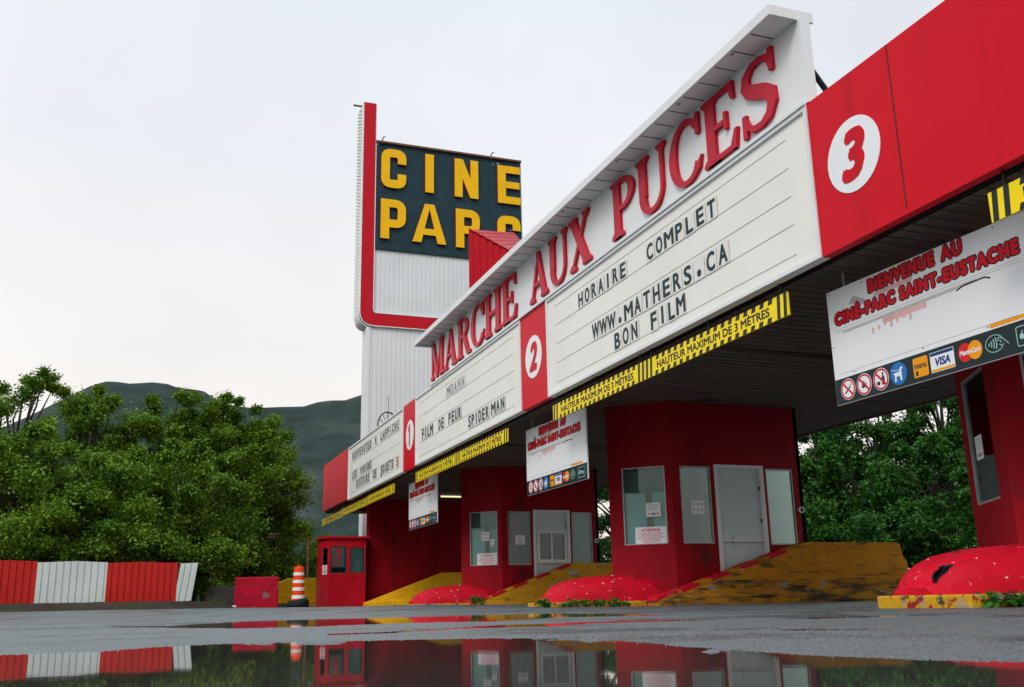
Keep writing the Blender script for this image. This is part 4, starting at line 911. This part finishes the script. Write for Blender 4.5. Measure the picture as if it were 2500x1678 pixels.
def build_roof_house():
    t = thing('roof_house', (8.6, 23.5, 3.85), 'red ribbed metal roof house rising behind the MARCHE sign', 'roof house')
    Y = 22.5; F = face_y(Y, 0)
    k = 22.5 / 36; ax, az = 11.82 * k, .11 + (14.95 - .11) * k; cx, cz = 13.59 * k, .11 + (14.19 - .11) * k; bx, bz = 14.23 * 25 / 36, .11 + (14.90 - .11) * 25 / 36
    s = MB()
    # ribbed front wall, top edge raked
    n = 16; V = []; Fc = []; P = []
    X1 = cx + (cx - ax) * 1.6; Z1 = cz + (cz - az) * 1.6
    x = ax
    while x < X1:
        for dx, dz in ((0, 0), (.11, 0), (.125, -.02), (.165, -.02)): P.append((x + dx, dz))
        x += .18
    for px, dz in P: V += [F.p(px, 3.85, dz), F.p(px, az + .05 + (Z1 - az) * (px - ax) / (X1 - ax), dz)]
    for q in range(len(P) - 1): Fc.append((2 * q, 2 * q + 2, 2 * q + 3, 2 * q + 1))
    s.add(V, Fc); s.add([(ax, Y, 3.85), (ax + 1.3, Y + 2.5, 3.85), (ax + 1.3, Y + 2.5, bz), (ax, Y, az)], [(0, 3, 2, 1)]); s.add([(X1, Y, 3.85), (X1, Y + 2.5, 3.85), (X1, Y + 2.5, bz - 1.2), (X1, Y, Z1)], [(0, 1, 2, 3)])
    s.build('wall', M['red_metal'], t)
    # ribbed roof climbing towards the back
    A = Vector((ax, Y - .03, az)); C_ = Vector((X1, Y - .03, Z1)); B_ = Vector((bx - .3, Y + 2.5, bz + .1)); D_ = Vector((X1 + .3, Y + 2.5, bz - 1.0))
    s = MB(); m_ = 14; V = []
    for i in range(m_ + 1):
        u = i / m_
        for dx, up in ((0, 0), (.6 / m_, 0), (.7 / m_, .03), (.9 / m_, .03)):
            w_ = min(1, u + dx); V += [A.lerp(C_, w_) + Vector((0, 0, up)), B_.lerp(D_, w_) + Vector((0, 0, up))]
    s.add(V, [(2 * q, 2 * q + 2, 2 * q + 3, 2 * q + 1) for q in range(len(V) // 2 - 1)]); 
    s.build('roof', M['red_metal'], t)
build_roof_house()
def build_dish():
    t = thing('roof_fan', (7.8, 33, 3.9), 'round wire fan guard with a thin rod on the roof behind the far marquee', 'roof fan')
    F = face_y(33, 7.82, 6.12); s = MB()
    s.ring(F, 0, 0, .36, .50, .035, -.03, .03, None, 28)
    for a in range(0, 180, 30): s.ribbon(F, [(-.33 * math.cos(R(a)), -.46 * math.sin(R(a))), (.33 * math.cos(R(a)), .46 * math.sin(R(a)))], .015, -.01 + a * 1e-5, .012 + a * 1e-5)
    s.build('guard', M['pipe_dark'], t)
    s = MB(); s.tube([(7.84, 33, 3.85), (7.84, 33, 7.2)], .018, 6); s.build('rod', M['grey_metal'], t)
build_dish()
def light_strip():
    t = thing('tube_light', (8.9, 29, 3.3), 'lit yellowish tube light under the canopy before the dark red building', 'light')
    s = MB(); s.box(8.52, 9.22, 28.9, 29.0, 3.31, 3.358); s.build('fitting', M['white_trim'], t)
    m = bpy.data.materials.new('lit_tube'); m.use_nodes = True; b = m.node_tree.nodes['Principled BSDF']; b.inputs['Emission Color'].default_value = (1, .78, .35, 1); b.inputs['Emission Strength'].default_value = 1.3
    s = MB(); s.tube([(8.54, 28.95, 3.285), (9.20, 28.95, 3.285)], .02, 8); s.build('tube', m, t)
light_strip()

# ------------------------------------------------------------------ trees
def leaf_mesh(name, C, Rad, n_per, size, seed, m, parent, flat=.75):
    """C: cluster centres (k,3); leaflets scattered in each cluster as small bent rhombi"""
    g = np.random.default_rng(seed); k = len(C); idx = np.repeat(np.arange(k), n_per); n = len(idx)
    v = g.normal(size=(n, 3)); v /= np.linalg.norm(v, axis=1)[:, None]; rad = g.random(n) ** .42
    out = C - np.array([0, 0, C[:, 2].mean() * .75]); out /= np.linalg.norm(out, axis=1)[:, None] + 1e-6; out[:, 2] *= .6
    q = np.clip(g.normal(size=(n, 3)) * .47, -1.5, 1.5) * np.array([.85, .85, flat * .8]); q += out[idx] * (g.normal(size=n) * .42)[:, None]
    P = C[idx] + q * Rad[idx][:, None]; P[:, 2] = np.maximum(P[:, 2], .03)
    sz = size * g.uniform(.6, 1.35, n)
    d = g.normal(size=(n, 3)); d[:, 2] = d[:, 2] * .5 - .35; d += v * .8; d /= np.linalg.norm(d, axis=1)[:, None]
    w = np.cross(d, g.normal(size=(n, 3)) * .6 + np.array([0, 0, 1])); w /= np.linalg.norm(w, axis=1)[:, None] + 1e-9
    nn = np.cross(w, d)
    a = P; b = P + d * (sz * .5)[:, None] + w * (sz * .30)[:, None] + nn * (sz * .08)[:, None]; c = P + d * sz[:, None]; e = P + d * (sz * .5)[:, None] - w * (sz * .30)[:, None] + nn * (sz * .08)[:, None]
    V = np.stack([a, b, c, e], 1).reshape(-1, 3); me = bpy.data.meshes.new(name)
    me.vertices.add(4 * n); me.vertices.foreach_set('co', V.ravel()); me.loops.add(4 * n); me.loops.foreach_set('vertex_index', np.arange(4 * n))
    me.polygons.add(n); me.polygons.foreach_set('loop_start', np.arange(n) * 4); me.polygons.foreach_set('loop_total', np.full(n, 4)); me.update(calc_edges=True)
    at = me.attributes.new('tint', 'FLOAT', 'FACE'); ct = g.random(k); at.data.foreach_set('value', np.clip(.65 * ct[idx] + .35 * g.random(n), 0, 1))
    me.materials.append(m); o = bpy.data.objects.new(name, me); COL.objects.link(o)
    if parent is not None: o.parent = parent
    return o
def tree(x, y, h, rad, seed, label, low=.12, ncl=85, nper=760, size=.092, cl=.56, m='leaf', sparse=0, name='leafy_tree', group='trees left of the kiosk', rz=None, top_bias=0):
    cl *= random.Random(seed).uniform(.85, 1.1)
    z = max(gz(x, y), 0) + (.12 if x < 6 else 0); t = thing(name, (x, y, z), label, 'tree', group); g = np.random.default_rng(seed)
    C = []; Rr = []
    while len(C) < ncl:
        u = g.normal(size=3); u /= np.linalg.norm(u); q = g.random() ** .33
        p = np.array([u[0] * rad * q, u[1] * rad * q, h * (low + (1 - low) * (.5 + .5 * u[2] * q))])
        f_ = (p[2] / h - low) / (1 - low)
        wide = np.interp(f_, [0, .15, .5, .8, 1], [.75, .95, 1.0, .85, .45]); p[:2] *= wide
        C.append(p); Rr.append(cl * g.uniform(.6, 1.25) * (1 - .35 * f_))
    for i in range(7):      # leading shoots break the outline
        a = g.random() * 6.28; q = g.random() ** .5 * rad * .75; C.append(np.array([math.cos(a) * q, math.sin(a) * q, h * g.uniform(.90, 1.02)])); Rr.append(cl * g.uniform(.28, .5))
    C = np.array(C); Rr = np.array(Rr); C[:, 2] = np.maximum(C[:, 2], Rr * .5)
    s = MB(); tr = [(0, 0, -.3), (g.normal() * .05, g.normal() * .05, h * .12), (g.normal() * .15, g.normal() * .15, h * .3), (g.normal() * .25, g.normal() * .25, h * .55), (g.normal() * .3, g.normal() * .3, h * .82)]
    s.tube(tr, [h * .024, h * .02, h * .016, h * .01, h * .004], 9)
    for i in g.choice(len(C), min(46, len(C)), replace=False):
        c = C[i]; f_ = min(.72, max(.06, c[2] / h * .62)); kx = np.interp(f_ * h, [q[2] for q in tr], [q[0] for q in tr]); ky = np.interp(f_ * h, [q[2] for q in tr], [q[1] for q in tr])
        b0 = np.array([kx, ky, f_ * h]); md = b0 * .45 + c * .55 + np.array([0, 0, .12 * h * .3]) + g.normal(size=3) * .12
        s.tube([tuple(b0), tuple(md), tuple(c)], [h * .0075, h * .004, h * .0015], 5, cap=False)
    me_off = tuple(t['_o']); t['_o'] = (0, 0, 0); s.build('trunk', M['bark'], t); t['_o'] = me_off
    leaf_mesh('crown', C, Rr, nper, size, seed + 1, M[m], t)
    return t
# behind the fence, left to right
tree(-3.5, 29.2, 6.3, 1.8, 11, 'tall open-topped tree at the left photo edge with sky showing through', ncl=62, nper=420, cl=.5, low=.10)
tree(-1.75, 31.0, 6.05, 2.0, 12, 'leafy tree in front of the left slope of the dark mound')
tree(.35, 31.5, 6.2, 2.1, 13, 'leafy tree standing right in front of the highest part of the dark mound', ncl=95)
tree(2.1, 32.5, 6.3, 2.05, 14, 'leafy tree with thin shoots standing below the dip right of the mound peak', ncl=95)
tree(3.55, 33.0, 5.7, 1.7, 15, 'rounded tree at the right end of the left group, just left of the bare slope', ncl=90)
tree(-2.9, 26.6, 4.0, 1.9, 16, 'bushy low tree right behind the red left end of the fence', ncl=62, m='leaf', low=.05)
tree(-.6, 26.9, 3.7, 1.9, 17, 'bushy low tree hanging over the middle white fence block', ncl=62, m='leaf', low=.04)
tree(1.45, 27.8, 4.1, 1.8, 18, 'bushy low tree leaning over the slanted right end of the fence', ncl=62, m='leaf', low=.04)
tree(3.9, 41.5, 3.8, 1.9, 19, 'green bush in the gap between the red cube and the barrel', ncl=45, low=.02, name='bush', cl=.5, m='leaf')
tree(5.9, 42.0, 3.2, 1.5, 20, 'green bush between the striped barrel and the red kiosk', ncl=40, low=.02, name='bush', cl=.5, m='leaf')
tree(7.2, 44.0, 2.9, 1.3, 21, 'small green bush beside the left wall of the kiosk', ncl=30, low=.02, name='bush', cl=.45, m='leaf')
# beyond the canopy on the right
G2 = 'trees beyond the canopy'
for i, (b, d, h, rad, lab, ncl) in enumerate([
    (24.2, 44, 8.5, 2.6, 'tree showing in the slit between the two window booths', 75),
    (27.2, 46, 9.0, 2.7, 'tree hidden for the most part behind the blank door booth', 75),
    (34.6, 38, 7.6, 2.4, 'tree just right of the blank door booth, with sky gaps in its top', 66),
    (38.0, 35, 6.6, 2.3, 'dense dark tree above the large ochre barrier, left of the wide gap', 80),
    (41.0, 37, 7.2, 2.4, 'dense tree behind the right end of the large ochre barrier', 76),
    (44.3, 38, 8.8, 2.5, 'taller tree left of the cut-off booth, reaching above the canopy edge', 100),
    (48.5, 37, 9.0, 2.6, 'tree seen only through the window of the cut-off booth', 95),
    (36.3, 31.5, 4.4, 2.2, 'low dark bushy tree right above the ramp of the large ochre barrier', 60),
    (40.0, 31.0, 4.2, 2.2, 'low dark bushy tree behind the top of the holed red nose', 60),
    (43.8, 31.5, 4.4, 2.2, 'low dark bushy tree at the foot of the cut-off booth', 60),
    (22.5, 47, 5.0, 2.6, 'low tree half hidden behind the far booth, at the left of the slit', 55)]):
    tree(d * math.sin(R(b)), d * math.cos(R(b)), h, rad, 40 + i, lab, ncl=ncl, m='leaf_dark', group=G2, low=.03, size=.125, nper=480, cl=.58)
# weeds growing at the kerbs
def weed(x, y, n, spread, h, label, seed):
    z = gz(x, y); t = thing('weed', (x, y, z), label, 'weed', 'weeds along the kerbs'); g = np.random.default_rng(seed)
    C = np.stack([g.uniform(-spread, spread, n), g.uniform(-.05, .05, n), g.uniform(.03, h, n)], 1)
    leaf_mesh('leaves', C, np.full(n, .055), 16, .06, seed, M['weed'], t)
    s = MB()
    for c in C: s.tube([(c[0] * .8, c[1], -.02), tuple(c)], [.005, .003], 5, cap=False)
    o = tuple(t['_o']); t['_o'] = (0, 0, 0); s.build('stems', M['weed'], t); t['_o'] = o
weed(5.85, 14.25, 9, .12, .12, 'small green weed at the tip of the chipped red nose', 71)
weed(6.7, 14.25, 26, .55, .09, 'row of low weeds along the kerb of the chipped red nose', 72)
weed(7.3, 21.8, 14, .14, .16, 'bright green weed in front of the farther red nose', 73)
weed(6.35, 6.02, 20, .22, .07, 'patch of green weeds on the worn kerb below the holed nose', 74)
weed(1.75, 25.3, 12, .30, .16, 'yellowish weeds at the left foot of the red cube', 75)
for o in list(bpy.data.objects):
    if '_o' in o: del o['_o']
